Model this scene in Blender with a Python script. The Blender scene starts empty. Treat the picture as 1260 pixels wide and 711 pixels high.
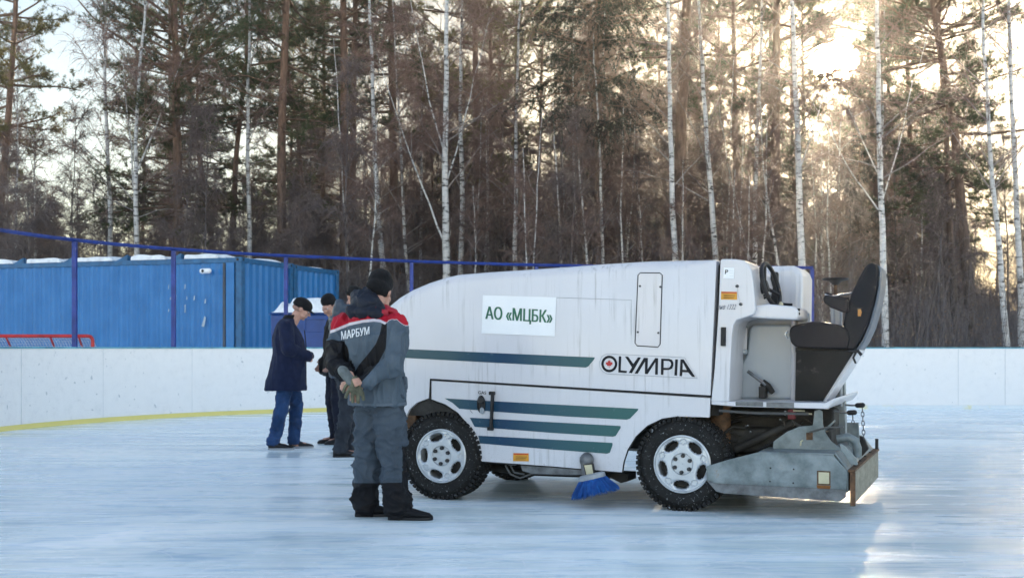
import bpy, bmesh, math, random
import numpy as np
from mathutils import Vector, Matrix, noise
from mathutils.geometry import tessellate_polygon
from mathutils.bvhtree import BVHTree

R = math.radians
scene = bpy.context.scene
COL = scene.collection
random.seed(7)
RNG = np.random.default_rng(7)

# ------------------------------------------------------------ measured view
F = 1520.0          # focal length in reference pixels
HC = 1.2            # camera height
HX, HY = 630.0, 428.5   # principal column, horizon row

def at(px, py, Y):
    """world point seen at that pixel, Y metres ahead of the camera"""
    return Vector(((px - HX) / F * Y, Y, HC + (HY - py) / F * Y))

def depth_of(py):
    return F * HC / (py - HY)

# ------------------------------------------------------------ object helpers
def tag(o, label=None, cat=None, group=None, kind=None):
    if label: o['label'] = label
    if cat: o['category'] = cat
    if group: o['group'] = group
    if kind: o['kind'] = kind
    return o

def empty(name, loc=(0, 0, 0), rz=0.0):
    o = bpy.data.objects.new(name, None)
    COL.objects.link(o)
    o.location = loc
    o.rotation_euler = (0, 0, rz)
    o.empty_display_size = 0.2
    return o

def link(name, me, mat=None, parent=None):
    o = bpy.data.objects.new(name, me)
    COL.objects.link(o)
    if mat is not None and len(me.materials) == 0:
        for m in (mat if isinstance(mat, (list, tuple)) else [mat]):
            me.materials.append(m)
    if parent is not None: o.parent = parent
    return o

def smooth(me, ang=40):
    me.polygons.foreach_set('use_smooth', [True] * len(me.polygons))
    try: me.set_sharp_from_angle(angle=R(ang))
    except Exception: pass

def copy_tree(o, parent=None):
    c = o.copy(); COL.objects.link(c); c.parent = parent
    for ch in list(o.children): copy_tree(ch, c)
    return c

class MB:
    """collects shapes and links them as one mesh object"""
    def __init__(s): s.v = []; s.f = []; s.mi = []; s.cur = 0
    def add(s, vs, fs):
        n = len(s.v); s.v += [tuple(p) for p in vs]
        for f in fs: s.f.append(tuple(i + n for i in f)); s.mi.append(s.cur)
    def box(s, lo, hi, M=None):
        x0, y0, z0 = lo; x1, y1, z1 = hi
        vs = [Vector(p) for p in ((x0,y0,z0),(x1,y0,z0),(x1,y1,z0),(x0,y1,z0),(x0,y0,z1),(x1,y0,z1),(x1,y1,z1),(x0,y1,z1))]
        if M is not None: vs = [M @ p for p in vs]
        s.add(vs, [(0,3,2,1),(4,5,6,7),(0,1,5,4),(1,2,6,5),(2,3,7,6),(3,0,4,7)])
    def prism(s, pts, v0, v1, axis='y'):
        """outline in (x,z) extruded along y from v0 to v1 (any winding)"""
        n = len(pts)
        a = sum(pts[i][0]*pts[(i+1)%n][1]-pts[(i+1)%n][0]*pts[i][1] for i in range(n))
        if a < 0: pts = pts[::-1]
        vs = [(p[0], v0, p[1]) for p in pts] + [(p[0], v1, p[1]) for p in pts]
        fs = [tuple(range(n)), tuple(range(2*n-1, n-1, -1))]
        fs += [(i, n+i, n+(i+1)%n, (i+1)%n) for i in range(n)]
        s.add(vs, fs)
    def tube(s, path, rad, sides=8, caps=True, sx=1.0):
        path = [Vector(p) for p in path]; n = len(path)
        if not isinstance(rad, (list, tuple)): rad = [rad]*n
        vs = []; pa = None
        for i, p in enumerate(path):
            t = (path[min(i+1, n-1)] - path[max(i-1, 0)]).normalized()
            if pa is None:
                ref = Vector((0,0,1)) if abs(t.z) < 0.9 else Vector((1,0,0))
                a = t.cross(ref).normalized()
            else:
                a = (pa - t*pa.dot(t)).normalized()
            pa = a; b = t.cross(a)
            for k in range(sides):
                w = 2*math.pi*k/sides
                vs.append(p + a*math.cos(w)*rad[i] + b*math.sin(w)*rad[i]*sx)
        fs = [(i*sides+k, i*sides+(k+1)%sides, (i+1)*sides+(k+1)%sides, (i+1)*sides+k) for i in range(n-1) for k in range(sides)]
        if caps: fs += [tuple(range(sides-1, -1, -1)), tuple(range((n-1)*sides, n*sides))]
        s.add(vs, fs)
    def lathe(s, prof, M=None, sides=32, a0=0, a1=2*math.pi):
        """profile (r, h) turned about local z"""
        vs = []; n = len(prof)
        for k in range(sides):
            w = 2*math.pi*k/sides
            for r, h in prof:
                p = Vector((r*math.cos(w), r*math.sin(w), h))
                vs.append(M @ p if M is not None else p)
        fs = [(k*n+i, ((k+1)%sides)*n+i, ((k+1)%sides)*n+i+1, k*n+i+1) for k in range(sides) for i in range(n-1)]
        s.add(vs, fs)
    def capsule(s, p0, p1, r0, r1, sides=14, rings=5, flat=1.0, up=None):
        p0 = Vector(p0); p1 = Vector(p1); t = p1-p0; L = max(t.length, 1e-5); t = t/L
        pts = []
        for i in range(rings+1):
            w = math.pi/2*i/rings; pts.append((-r0*math.cos(w), r0*math.sin(w)))
        for i in range(rings+1):
            w = math.pi/2*i/rings; pts.append((L+r1*math.sin(w), r1*math.cos(w)))
        ref = Vector(up) if up is not None else (Vector((0,0,1)) if abs(t.z) < .9 else Vector((1,0,0)))
        a = t.cross(ref).normalized(); b = t.cross(a)
        vs = []
        for h, r in pts:
            r = max(r, 1e-4)
            for k in range(sides):
                w = 2*math.pi*k/sides
                vs.append(p0 + t*h + a*math.cos(w)*r + b*math.sin(w)*r*flat)
        m = len(pts)
        fs = [(i*sides+k, i*sides+(k+1)%sides, (i+1)*sides+(k+1)%sides, (i+1)*sides+k) for i in range(m-1) for k in range(sides)]
        fs += [tuple(range(sides-1, -1, -1)), tuple(range((m-1)*sides, m*sides))]
        s.add(vs, fs)
    def ellipsoid(s, c, rx, ry, rz, M=None, nu=20, nv=12):
        vs = []; c = Vector(c)
        for j in range(nv+1):
            th = math.pi*j/nv
            for i in range(nu):
                ph = 2*math.pi*i/nu
                st = max(math.sin(th), 1e-3)
                p = Vector((rx*st*math.cos(ph), ry*st*math.sin(ph), rz*math.cos(th)))
                vs.append(c + (M @ p if M is not None else p))
        fs = [(j*nu+i, (j+1)*nu+i, (j+1)*nu+(i+1)%nu, j*nu+(i+1)%nu) for j in range(nv) for i in range(nu)]
        fs += [tuple(range(nu)), tuple(range((nv+1)*nu-1, nv*nu-1, -1))]
        s.add(vs, fs)
    def loft(s, rings, sides=24, p=2.0):
        """rings: (centre, rx, ry[, yaw]) stacked; superellipse power p"""
        vs = []
        for rg in rings:
            c = Vector(rg[0]); rx, ry = rg[1], rg[2]; yaw = rg[3] if len(rg) > 3 else 0
            for k in range(sides):
                w = 2*math.pi*k/sides; cw, sw = math.cos(w), math.sin(w)
                x = rx*math.copysign(abs(cw)**(2/p), cw); y = ry*math.copysign(abs(sw)**(2/p), sw)
                vs.append(c + Vector((x*math.cos(yaw)-y*math.sin(yaw), x*math.sin(yaw)+y*math.cos(yaw), 0)))
        n = len(rings)
        fs = [(i*sides+k, i*sides+(k+1)%sides, (i+1)*sides+(k+1)%sides, (i+1)*sides+k) for i in range(n-1) for k in range(sides)]
        fs += [tuple(range(sides-1, -1, -1)), tuple(range((n-1)*sides, n*sides))]
        s.add(vs, fs)
    def mesh(s, name='m'):
        me = bpy.data.meshes.new(name)
        me.from_pydata(s.v, [], s.f)
        me.polygons.foreach_set('material_index', s.mi)
        me.update(); return me
    def build(s, name, mat, parent=None, bevel=0, seg=2, sm=None, ang=35):
        me = s.mesh(name)
        if sm is not None: smooth(me, sm)
        o = link(name, me, mat, parent)
        if bevel:
            m = o.modifiers.new('bevel', 'BEVEL'); m.width = bevel; m.segments = seg
            m.limit_method = 'ANGLE'; m.angle_limit = R(ang); m.harden_normals = False
            if sm is None: smooth(me, 50)
        return o

def np_mesh(name, verts, quads=None, tris=None, mats=None, mi=None, smooth_=False):
    me = bpy.data.meshes.new(name)
    q = np.zeros((0, 4), int) if quads is None else quads
    t = np.zeros((0, 3), int) if tris is None else tris
    me.vertices.add(len(verts)); me.vertices.foreach_set('co', np.asarray(verts, np.float32).ravel())
    loops = np.concatenate([q.ravel(), t.ravel()]).astype(np.int32)
    me.loops.add(len(loops)); me.loops.foreach_set('vertex_index', loops)
    starts = np.concatenate([np.arange(len(q))*4, len(q)*4 + np.arange(len(t))*3]).astype(np.int32)
    me.polygons.add(len(q)+len(t)); me.polygons.foreach_set('loop_start', starts)
    if mats:
        for m in mats: me.materials.append(m)
    if mi is not None: me.polygons.foreach_set('material_index', np.asarray(mi, np.int32))
    if smooth_: me.polygons.foreach_set('use_smooth', np.ones(len(q)+len(t), bool))
    me.update(calc_edges=True); return me

# ------------------------------------------------------------ materials
def nt(name):
    m = bpy.data.materials.new(name); m.use_nodes = True
    n = m.node_tree; b = n.nodes['Principled BSDF']; return m, n, b

def N(n, typ, **kw):
    x = n.nodes.new(typ)
    for k, v in kw.items():
        if k.startswith('i_'):
            key = k[2:]; x.inputs[int(key) if key.isdigit() else key.replace('_', ' ')].default_value = v
        else: setattr(x, k, v)
    return x

def ramp(n, src, stops, interp='LINEAR'):
    r = n.nodes.new('ShaderNodeValToRGB'); e = r.color_ramp.elements; r.color_ramp.interpolation = interp
    while len(e) < len(stops): e.new(0.5)
    for k, (p, c) in enumerate(stops):
        e[k].position = p; e[k].color = (*c, 1) if len(c) == 3 else c
    n.links.new(src, r.inputs[0]); return r.outputs[0]

def g3(v): return (v, v, v)

def mat(name, col, rough=0.6, metal=0, var=0.12, scale=6, bump=0.0, bscale=60, coat=0, spec=0.5, col2=None, stretch=(1,1,1), trans=0, dirt=None):
    """base colour with slow tonal variation, optional second colour, bump and dirt specks"""
    m, n, b = nt(name)
    tc = N(n, 'ShaderNodeTexCoord'); mp = N(n, 'ShaderNodeMapping'); mp.inputs['Scale'].default_value = stretch
    n.links.new(tc.outputs['Object'], mp.inputs[0])
    no = N(n, 'ShaderNodeTexNoise', i_Scale=scale, i_Detail=5.0, i_Roughness=0.6); n.links.new(mp.outputs[0], no.inputs['Vector'])
    c2 = col2 or tuple(max(0, c*(1-2*var)) for c in col); c1 = tuple(min(1, c*(1+var*0.6)) for c in col) if not col2 else col
    out = ramp(n, no.outputs['Fac'], [(0.32, c2), (0.68, c1)])
    if dirt:
        dcol, dth, dsc = dirt
        d = N(n, 'ShaderNodeTexNoise', i_Scale=dsc, i_Detail=8.0, i_Roughness=0.7); n.links.new(tc.outputs['Object'], d.inputs['Vector'])
        fac = ramp(n, d.outputs['Fac'], [(dth, g3(0)), (min(1, dth+0.12), g3(1))])
        mx = N(n, 'ShaderNodeMix', data_type='RGBA'); n.links.new(fac, mx.inputs[0]); n.links.new(out, mx.inputs[6]); mx.inputs[7].default_value = (*dcol, 1)
        out = mx.outputs[2]
    n.links.new(out, b.inputs['Base Color'])
    rr = ramp(n, no.outputs['Fac'], [(0.3, g3(min(1, rough*1.15))), (0.7, g3(rough*0.85))]); n.links.new(rr, b.inputs['Roughness'])
    b.inputs['Metallic'].default_value = metal; b.inputs['Coat Weight'].default_value = coat
    b.inputs['Coat Roughness'].default_value = 0.12
    b.inputs['Specular IOR Level'].default_value = spec
    if bump:
        bn = N(n, 'ShaderNodeTexNoise', i_Scale=bscale, i_Detail=4.0); n.links.new(mp.outputs[0], bn.inputs['Vector'])
        bp = N(n, 'ShaderNodeBump', i_Strength=bump, i_Distance=0.01); n.links.new(bn.outputs['Fac'], bp.inputs['Height']); n.links.new(bp.outputs[0], b.inputs['Normal'])
    if trans:
        tr = N(n, 'ShaderNodeBsdfTranslucent'); n.links.new(out, tr.inputs[0])
        ms = N(n, 'ShaderNodeMixShader', i_0=trans); o = n.nodes['Material Output']
        n.links.new(b.outputs[0], ms.inputs[1]); n.links.new(tr.outputs[0], ms.inputs[2]); n.links.new(ms.outputs[0], o.inputs[0])
    return m

def paint_mat(name, col, grime=0.35):
    """vehicle gelcoat: gloss, faint waviness, drips and road grime near the lower edge"""
    m, n, b = nt(name)
    tc = N(n, 'ShaderNodeTexCoord')
    mp = N(n, 'ShaderNodeMapping'); mp.inputs['Scale'].default_value = (26, 26, 1.1); mp.inputs['Rotation'].default_value = (0, R(-6), 0)
    n.links.new(tc.outputs['Object'], mp.inputs[0])
    dr = N(n, 'ShaderNodeTexNoise', i_Scale=1.0, i_Detail=5.0, i_Roughness=0.65); n.links.new(mp.outputs[0], dr.inputs['Vector'])
    drf = ramp(n, dr.outputs['Fac'], [(0.53, g3(0)), (0.68, g3(1))])
    bl = N(n, 'ShaderNodeTexNoise', i_Scale=2.3, i_Detail=3.0); n.links.new(tc.outputs['Object'], bl.inputs['Vector'])
    blf = ramp(n, bl.outputs['Fac'], [(0.42, g3(0)), (0.62, g3(1))])
    mul = N(n, 'ShaderNodeMath', operation='MULTIPLY'); n.links.new(drf, mul.inputs[0]); n.links.new(blf, mul.inputs[1])
    sp = N(n, 'ShaderNodeTexNoise', i_Scale=34.0, i_Detail=8.0, i_Roughness=0.75); n.links.new(tc.outputs['Object'], sp.inputs['Vector'])
    spf = ramp(n, sp.outputs['Fac'], [(0.56, g3(0)), (0.72, g3(1))])
    sep = N(n, 'ShaderNodeSeparateXYZ'); n.links.new(tc.outputs['Object'], sep.inputs[0])
    low = N(n, 'ShaderNodeMapRange', clamp=True); n.links.new(sep.outputs['Z'], low.inputs[0])
    low.inputs[1].default_value = 0.75; low.inputs[2].default_value = 0.32; low.inputs[3].default_value = 0.05; low.inputs[4].default_value = 1.0
    m2 = N(n, 'ShaderNodeMath', operation='MULTIPLY'); n.links.new(spf, m2.inputs[0]); n.links.new(low.outputs[0], m2.inputs[1])
    mx0 = N(n, 'ShaderNodeMath', operation='MAXIMUM'); n.links.new(mul.outputs[0], mx0.inputs[0]); n.links.new(m2.outputs[0], mx0.inputs[1])
    gr = N(n, 'ShaderNodeMath', operation='MULTIPLY'); n.links.new(mx0.outputs[0], gr.inputs[0]); gr.inputs[1].default_value = grime
    vc = ramp(n, bl.outputs['Fac'], [(0.3, tuple(c*0.93 for c in col)), (0.7, col)])
    mx = N(n, 'ShaderNodeMix', data_type='RGBA'); n.links.new(gr.outputs[0], mx.inputs[0]); n.links.new(vc, mx.inputs[6]); mx.inputs[7].default_value = (0.2, 0.19, 0.18, 1)
    n.links.new(mx.outputs[2], b.inputs['Base Color'])
    b.inputs['Roughness'].default_value = 0.34; b.inputs['Coat Weight'].default_value = 0.35; b.inputs['Coat Roughness'].default_value = 0.12
    wv = N(n, 'ShaderNodeTexNoise', i_Scale=1.7, i_Detail=2.0); n.links.new(tc.outputs['Object'], wv.inputs['Vector'])
    bp = N(n, 'ShaderNodeBump', i_Strength=0.25, i_Distance=0.05); n.links.new(wv.outputs['Fac'], bp.inputs['Height']); n.links.new(bp.outputs[0], b.inputs['Normal'])
    return m

M = {}
M['gel'] = paint_mat('white gelcoat', (0.63, 0.62, 0.645), 0.6)
M['gelshade'] = paint_mat('shaded grey gelcoat', (0.38, 0.42, 0.46), 0.6)  # light grey gelcoat, with the footwell's shade darkened into its colour
M['sheet'] = mat('white sticker sheet', (0.83, 0.84, 0.85), 0.45, var=0.02)
M['green'] = mat('sign green', (0.012, 0.13, 0.075), 0.4)
M['black'] = mat('black plastic', (0.013, 0.013, 0.015), 0.5, bump=0.1, spec=.35)
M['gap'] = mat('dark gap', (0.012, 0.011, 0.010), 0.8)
M['line'] = mat('panel seam', (0.05, 0.055, 0.06), 0.6)
M['joint'] = mat('board joint', (0.52, 0.55, 0.58), 0.5)
M['faint'] = mat('faint seam', (0.38, 0.40, 0.43), 0.5)
M['logo'] = mat('logo black', (0.008, 0.009, 0.013), 0.6, spec=.25)
M['red'] = mat('red decal', (0.5, 0.012, 0.015), 0.4)
M['orange'] = mat('orange sticker', (0.72, 0.33, 0.02), 0.4)
M['redsticker'] = mat('red sticker edge', (0.55, 0.07, 0.02), 0.4)
M['rubber'] = mat('tyre rubber', (0.014, 0.0135, 0.013), 0.8, bump=0.3, bscale=40, spec=.25, dirt=((0.55, 0.58, 0.62), 0.60, 60))
M['alloy'] = mat('painted alloy', (0.56, 0.58, 0.60), 0.34, metal=0.35, var=0.08, dirt=((0.18, 0.17, 0.16), 0.66, 30))
M['lug'] = mat('black lug caps', (0.02, 0.02, 0.022), 0.35)
M['chrome'] = mat('brake disc steel', (0.5, 0.5, 0.5), 0.25, metal=0.9)
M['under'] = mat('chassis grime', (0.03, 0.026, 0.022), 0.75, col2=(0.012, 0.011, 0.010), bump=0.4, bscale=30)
M['rust'] = mat('rusty brown steel', (0.16, 0.075, 0.03), 0.8, col2=(0.04, 0.025, 0.015), scale=14, bump=0.3)
M['galv'] = mat('galvanised steel', (0.27, 0.31, 0.325), 0.48, metal=0.4, col2=(0.11, 0.135, 0.14), scale=6, dirt=((0.19, 0.085, 0.03), 0.595, 6), bump=0.25, bscale=25)
M['galvdark'] = mat('scraped steel strip', (0.2, 0.21, 0.22), 0.5, metal=0.5, col2=(0.09, 0.09, 0.09), scale=12, dirt=((0.16, 0.07, 0.03), 0.62, 12), bump=0.3)
M['flap'] = mat('weathered flap board', (0.3, 0.27, 0.2), 0.75, col2=(0.19, 0.18, 0.14), scale=6, stretch=(1, 1, 4), dirt=((0.14, 0.07, 0.03), 0.62, 8))
M['vinyl'] = mat('black seat vinyl', (0.009, 0.010, 0.014), 0.5, spec=.22, bump=0.25, bscale=220)
M['shell'] = mat('grey seat shell', (0.11, 0.13, 0.16), 0.5)
M['panelblack'] = mat('black pedestal', (0.010, 0.011, 0.011), 0.65, spec=.2, dirt=((0.11, 0.10, 0.09), 0.6, 8))
M['amber'] = mat('amber reflector', (0.5, 0.2, 0.03), 0.3)
M['lens'] = mat('cream reflector lens', (0.55, 0.50, 0.33), 0.35)
M['bristle'] = mat('blue bristles', (0.012, 0.15, 0.50), 0.55, col2=(0.008, 0.06, 0.30), scale=30)
M['hose'] = mat('grey hose', (0.10, 0.10, 0.10), 0.5)
M['seatvinyl'] = M['vinyl']  # same even seat vinyl under a second key

def stripe_mat():
    m, n, b = nt('blue to teal stripe')
    tc = N(n, 'ShaderNodeTexCoord'); s = N(n, 'ShaderNodeSeparateXYZ'); n.links.new(tc.outputs['Object'], s.inputs[0])
    r = N(n, 'ShaderNodeMapRange', clamp=True); n.links.new(s.outputs['X'], r.inputs[0]); r.inputs[1].default_value = -1.9; r.inputs[2].default_value = -0.5
    c = ramp(n, r.outputs[0], [(0.0, (0.006, 0.060, 0.085)), (0.35, (0.004, 0.040, 0.095)), (0.62, (0.006, 0.065, 0.095)), (1.0, (0.009, 0.090, 0.088))])
    no = N(n, 'ShaderNodeTexNoise', i_Scale=30.0, i_Detail=6.0); n.links.new(tc.outputs['Object'], no.inputs['Vector'])
    f = ramp(n, no.outputs['Fac'], [(0.62, g3(0)), (0.85, g3(0.22))])
    mx = N(n, 'ShaderNodeMix', data_type='RGBA'); n.links.new(f, mx.inputs[0]); n.links.new(c, mx.inputs[6]); mx.inputs[7].default_value = (0.4, 0.45, 0.47, 1)
    n.links.new(mx.outputs[2], b.inputs['Base Color']); b.inputs['Roughness'].default_value = 0.35
    return m
M['stripe'] = stripe_mat()

# ============================================================ SETTING
sun_az, sun_el = math.atan2(1027 - HX, F), math.atan2(HY - 75, math.hypot(F, 1027 - HX))
SUN = Vector((math.sin(sun_az)*math.cos(sun_el), math.cos(sun_az)*math.cos(sun_el), math.sin(sun_el)))

def N_div(n, s, v):
    q = N(n, 'ShaderNodeMath', operation='DIVIDE'); n.links.new(s, q.inputs[0]); q.inputs[1].default_value = v; return q.outputs[0]

def make_world():
    w = bpy.data.worlds.new('World'); scene.world = w; w.use_nodes = True
    n = w.node_tree; bg = n.nodes['Background']; out = n.nodes['World Output']
    sky = N(n, 'ShaderNodeTexSky', sky_type='NISHITA'); sky.sun_disc = False
    sky.sun_elevation = sun_el; sky.sun_rotation = sun_az
    sky.air_density = 1.0; sky.dust_density = 0.2; sky.ozone_density = 0.7
    wb = N(n, 'ShaderNodeMix', data_type='RGBA', blend_type='MULTIPLY'); wb.inputs[0].default_value = 1.0; n.links.new(sky.outputs[0], wb.inputs[6]); wb.inputs[7].default_value = (1.07, 1.0, 0.975, 1); n.links.new(wb.outputs[2], bg.inputs[0]); bg.inputs[1].default_value = 0.11; wbn = wb
    # the sun itself and the glow of the thin winter haze around it
    tc = N(n, 'ShaderNodeTexCoord')
    d = N(n, 'ShaderNodeVectorMath', operation='DOT_PRODUCT'); n.links.new(tc.outputs['Generated'], d.inputs[0]); d.inputs[1].default_value = SUN
    a = N(n, 'ShaderNodeMath', operation='ARCCOSINE', use_clamp=False); n.links.new(d.outputs['Value'], a.inputs[0])
    # added sky grading: dimmed and creamier sunward, brightened overhead to lift the ice
    mr = ramp(n, N_div(n, a.outputs[0], math.pi), [(0.0, (0.11, 0.095, 0.075)), (0.08, (0.20, 0.18, 0.155)), (0.20, (0.50, 0.46, 0.435)), (0.33, (1.05, 0.94, 0.88)), (0.44, (1.75, 1.52, 1.40)), (0.62, (1.12, 0.99, 0.96)), (1.0, (1.15, 1.01, 1.0))])
    n.links.new(mr, wb.inputs[7])
    def term(width, amp, p=1.0):
        q = N(n, 'ShaderNodeMath', operation='DIVIDE'); n.links.new(a.outputs[0], q.inputs[0]); q.inputs[1].default_value = R(width)
        e = N(n, 'ShaderNodeMath', operation='POWER'); n.links.new(q.outputs[0], e.inputs[0]); e.inputs[1].default_value = p
        g = N(n, 'ShaderNodeMath', operation='MULTIPLY'); n.links.new(e.outputs[0], g.inputs[0]); g.inputs[1].default_value = -1
        x = N(n, 'ShaderNodeMath', operation='EXPONENT'); n.links.new(g.outputs[0], x.inputs[0])
        k = N(n, 'ShaderNodeMath', operation='MULTIPLY'); n.links.new(x.outputs[0], k.inputs[0]); k.inputs[1].default_value = amp
        return k.outputs[0]
    t1, t2, t3 = term(0.85, 600.0, 8.0), term(1.5, 2.0), term(5.0, 0.05)
    s1 = N(n, 'ShaderNodeMath', operation='ADD'); n.links.new(t1, s1.inputs[0]); n.links.new(t2, s1.inputs[1])
    s2 = N(n, 'ShaderNodeMath', operation='ADD'); n.links.new(s1.outputs[0], s2.inputs[0]); n.links.new(t3, s2.inputs[1])
    b2 = N(n, 'ShaderNodeBackground'); b2.inputs[0].default_value = (1.0, 0.74, 0.42, 1); n.links.new(s2.outputs[0], b2.inputs[1])
    ad = N(n, 'ShaderNodeAddShader'); n.links.new(bg.outputs[0], ad.inputs[0]); n.links.new(b2.outputs[0], ad.inputs[1]); n.links.new(ad.outputs[0], out.inputs[0])
make_world()

ld = bpy.data.lights.new('sun', 'SUN'); ld.energy = 2.5; ld.angle = R(0.55); ld.color = (1.0, 0.84, 0.62)
lo = bpy.data.objects.new('sun', ld); COL.objects.link(lo)
lo.rotation_euler = (-SUN).to_track_quat('-Z', 'Y').to_euler(); lo.location = (10, 40, 20)

cam = bpy.data.cameras.new('camera'); co = bpy.data.objects.new('camera', cam); COL.objects.link(co)
co.location = (0, 0, HC); co.rotation_euler = (R(90), 0, 0)
cam.sensor_width = 36; cam.lens = 36*F/1260; cam.shift_y = (HY-355.5)/1260
cam.clip_end = 3000; cam.clip_start = 0.1
scene.camera = co
cam.dof.use_dof = True; cam.dof.focus_distance = 9.3; cam.dof.aperture_fstop = 4.5
scene.view_settings.view_transform = 'Standard'; scene.view_settings.look = 'None'
scene.view_settings.exposure = 2.1; scene.view_settings.gamma = 1
scene.render.engine = 'CYCLES'
scene.cycles.max_bounces = 7; scene.cycles.diffuse_bounces = 3; scene.cycles.glossy_bounces = 4
scene.cycles.transparent_max_bounces = 8; scene.cycles.use_denoising = True
scene.cycles.sample_clamp_indirect = 6; scene.cycles.use_adaptive_sampling = True; scene.cycles.adaptive_threshold = 0.02

# ---- rink outline (rounded rectangle), clockwise seen from above
RX0, RX1, RY0, RY1, RR = -7.45, 24.0, -32.0, 24.5, 7.8
def rink_outline(off=0.0, step=6):
    pts = []
    for cx, cy, a0 in ((RX0+RR, RY1-RR, 180), (RX1-RR, RY1-RR, 90), (RX1-RR, RY0+RR, 0), (RX0+RR, RY0+RR, -90)):
        for k in range(0, 91, step):
            w = R(a0-k); pts.append(Vector((cx+(RR+off)*math.cos(w), cy+(RR+off)*math.sin(w), 0)))
    return pts

def ice_mat():
    m, n, b = nt('rink ice')
    tc = N(n, 'ShaderNodeTexCoord')
    def noi(scale, stretch, det=5, rot=0.0, rough=0.6, dist=0.0):
        mp = N(n, 'ShaderNodeMapping'); mp.inputs['Scale'].default_value = stretch; mp.inputs['Rotation'].default_value = (0, 0, rot)
        n.links.new(tc.outputs['Object'], mp.inputs[0])
        t = N(n, 'ShaderNodeTexNoise', i_Scale=scale, i_Detail=det, i_Roughness=rough, i_Distortion=dist); n.links.new(mp.outputs[0], t.inputs['Vector'])
        return t.outputs['Fac']
    st = noi(1.0, (0.30, 2.6, 1), 8, R(4), 0.68, 0.5)        # resurfacing streaks
    fine = noi(1.0, (1.1, 17, 1), 8, R(-3), 0.75, 0.3)       # blade and squeegee lines
    fine2 = noi(1.0, (2.2, 30, 1), 6, R(9), 0.7, 0.6)        # skate scratches crossing them
    big = noi(0.33, (1, 1.5, 1), 5, 0, 0.6, 0.8)
    c1 = ramp(n, st, [(0.38, (0.72, 0.82, 0.82)), (0.50, (0.91, 0.93, 0.91)), (0.60, (0.99, 0.98, 0.96))])
    c2 = ramp(n, fine, [(0.44, (0.76, 0.85, 0.86)), (0.54, (0.91, 0.93, 0.91)), (0.64, (0.99, 0.98, 0.96))])
    mx = N(n, 'ShaderNodeMix', data_type='RGBA'); mx.inputs[0].default_value = 0.45; n.links.new(c1, mx.inputs[6]); n.links.new(c2, mx.inputs[7])
    sc = ramp(n, fine2, [(0.64, g3(0)), (0.74, g3(0.7))]); m0 = N(n, 'ShaderNodeMix', data_type='RGBA'); n.links.new(sc, m0.inputs[0]); n.links.new(mx.outputs[2], m0.inputs[6]); m0.inputs[7].default_value = (0.93, 0.94, 0.95, 1)
    c3 = ramp(n, big, [(0.35, (0.86, 0.93, 0.94)), (0.65, (1, 1, .98))])
    m2 = N(n, 'ShaderNodeMix', data_type='RGBA', blend_type='MULTIPLY'); m2.inputs[0].default_value = 1.0; n.links.new(m0.outputs[2], m2.inputs[6]); n.links.new(c3, m2.inputs[7])
    n.links.new(m2.outputs[2], b.inputs['Base Color'])
    # thin skate cuts: level lines of stretched noise, and scraped snow crumbs
    prev = m2.outputs[2]
    for sc_, st_, rt, wd, lc in ((1.0, (0.30, 1.6, 1), 12, .010, (.98, .98, .98)), (1.0, (0.6, 2.4, 1), -17, .012, (.50, .64, .74)), (1.0, (0.45, 4.2, 1), 4, .014, (.98, .98, .98)), (1.0, (0.9, 5.5, 1), 8, .014, (.56, .69, .77)), (1.0, (1.4, 1.1, 1), 30, .004, (.98, .98, .98))):
        f = noi(sc_, st_, 2, R(rt), 0.5, 0.6); sb = N(n, 'ShaderNodeMath', operation='SUBTRACT'); n.links.new(f, sb.inputs[0]); sb.inputs[1].default_value = .5
        ab = N(n, 'ShaderNodeMath', operation='ABSOLUTE'); n.links.new(sb.outputs[0], ab.inputs[0]); ln = ramp(n, ab.outputs[0], [(0, g3(.75)), (wd, g3(.55)), (wd*2, g3(0))])
        brk = ramp(n, fine2, [(0.38, g3(0.1)), (0.55, g3(1))]); mu = N(n, 'ShaderNodeMath', operation='MULTIPLY'); n.links.new(ln, mu.inputs[0]); n.links.new(brk, mu.inputs[1])
        mm = N(n, 'ShaderNodeMix', data_type='RGBA'); n.links.new(mu.outputs[0], mm.inputs[0]); n.links.new(prev, mm.inputs[6]); mm.inputs[7].default_value = (*lc, 1); prev = mm.outputs[2]
    cr = noi(9.0, (1, 2.5, 1), 8, R(8), .8); cf = ramp(n, cr, [(0.58, g3(0)), (0.66, g3(.8))]); mm = N(n, 'ShaderNodeMix', data_type='RGBA'); n.links.new(cf, mm.inputs[0]); n.links.new(prev, mm.inputs[6]); mm.inputs[7].default_value = (.95, .96, .97, 1)
    dk = noi(5.0, (.6, 3.5, 1), 8, R(5), .8); df = ramp(n, dk, [(0.60, g3(0)), (0.72, g3(.55))]); m5 = N(n, 'ShaderNodeMix', data_type='RGBA'); n.links.new(df, m5.inputs[0]); n.links.new(mm.outputs[2], m5.inputs[6]); m5.inputs[7].default_value = (.55, .68, .76, 1)
    n.links.new(m5.outputs[2], b.inputs['Base Color'])
    av = N(n, 'ShaderNodeMath', operation='ADD'); n.links.new(st, av.inputs[0]); n.links.new(big, av.inputs[1])
    rg2 = N(n, 'ShaderNodeMapRange', clamp=True); n.links.new(av.outputs[0], rg2.inputs[0])
    rg2.inputs[1].default_value = 0.82; rg2.inputs[2].default_value = 1.20; rg2.inputs[3].default_value = 0.12; rg2.inputs[4].default_value = 0.42; n.links.new(rg2.outputs[0], b.inputs['Roughness'])
    b.inputs['IOR'].default_value = 1.31; b.inputs['Specular IOR Level'].default_value = 0.34
    add = N(n, 'ShaderNodeMath', operation='ADD'); k = N(n, 'ShaderNodeMath', operation='MULTIPLY'); n.links.new(fine, k.inputs[0]); k.inputs[1].default_value = 0.5
    n.links.new(st, add.inputs[0]); n.links.new(k.outputs[0], add.inputs[1])
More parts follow.
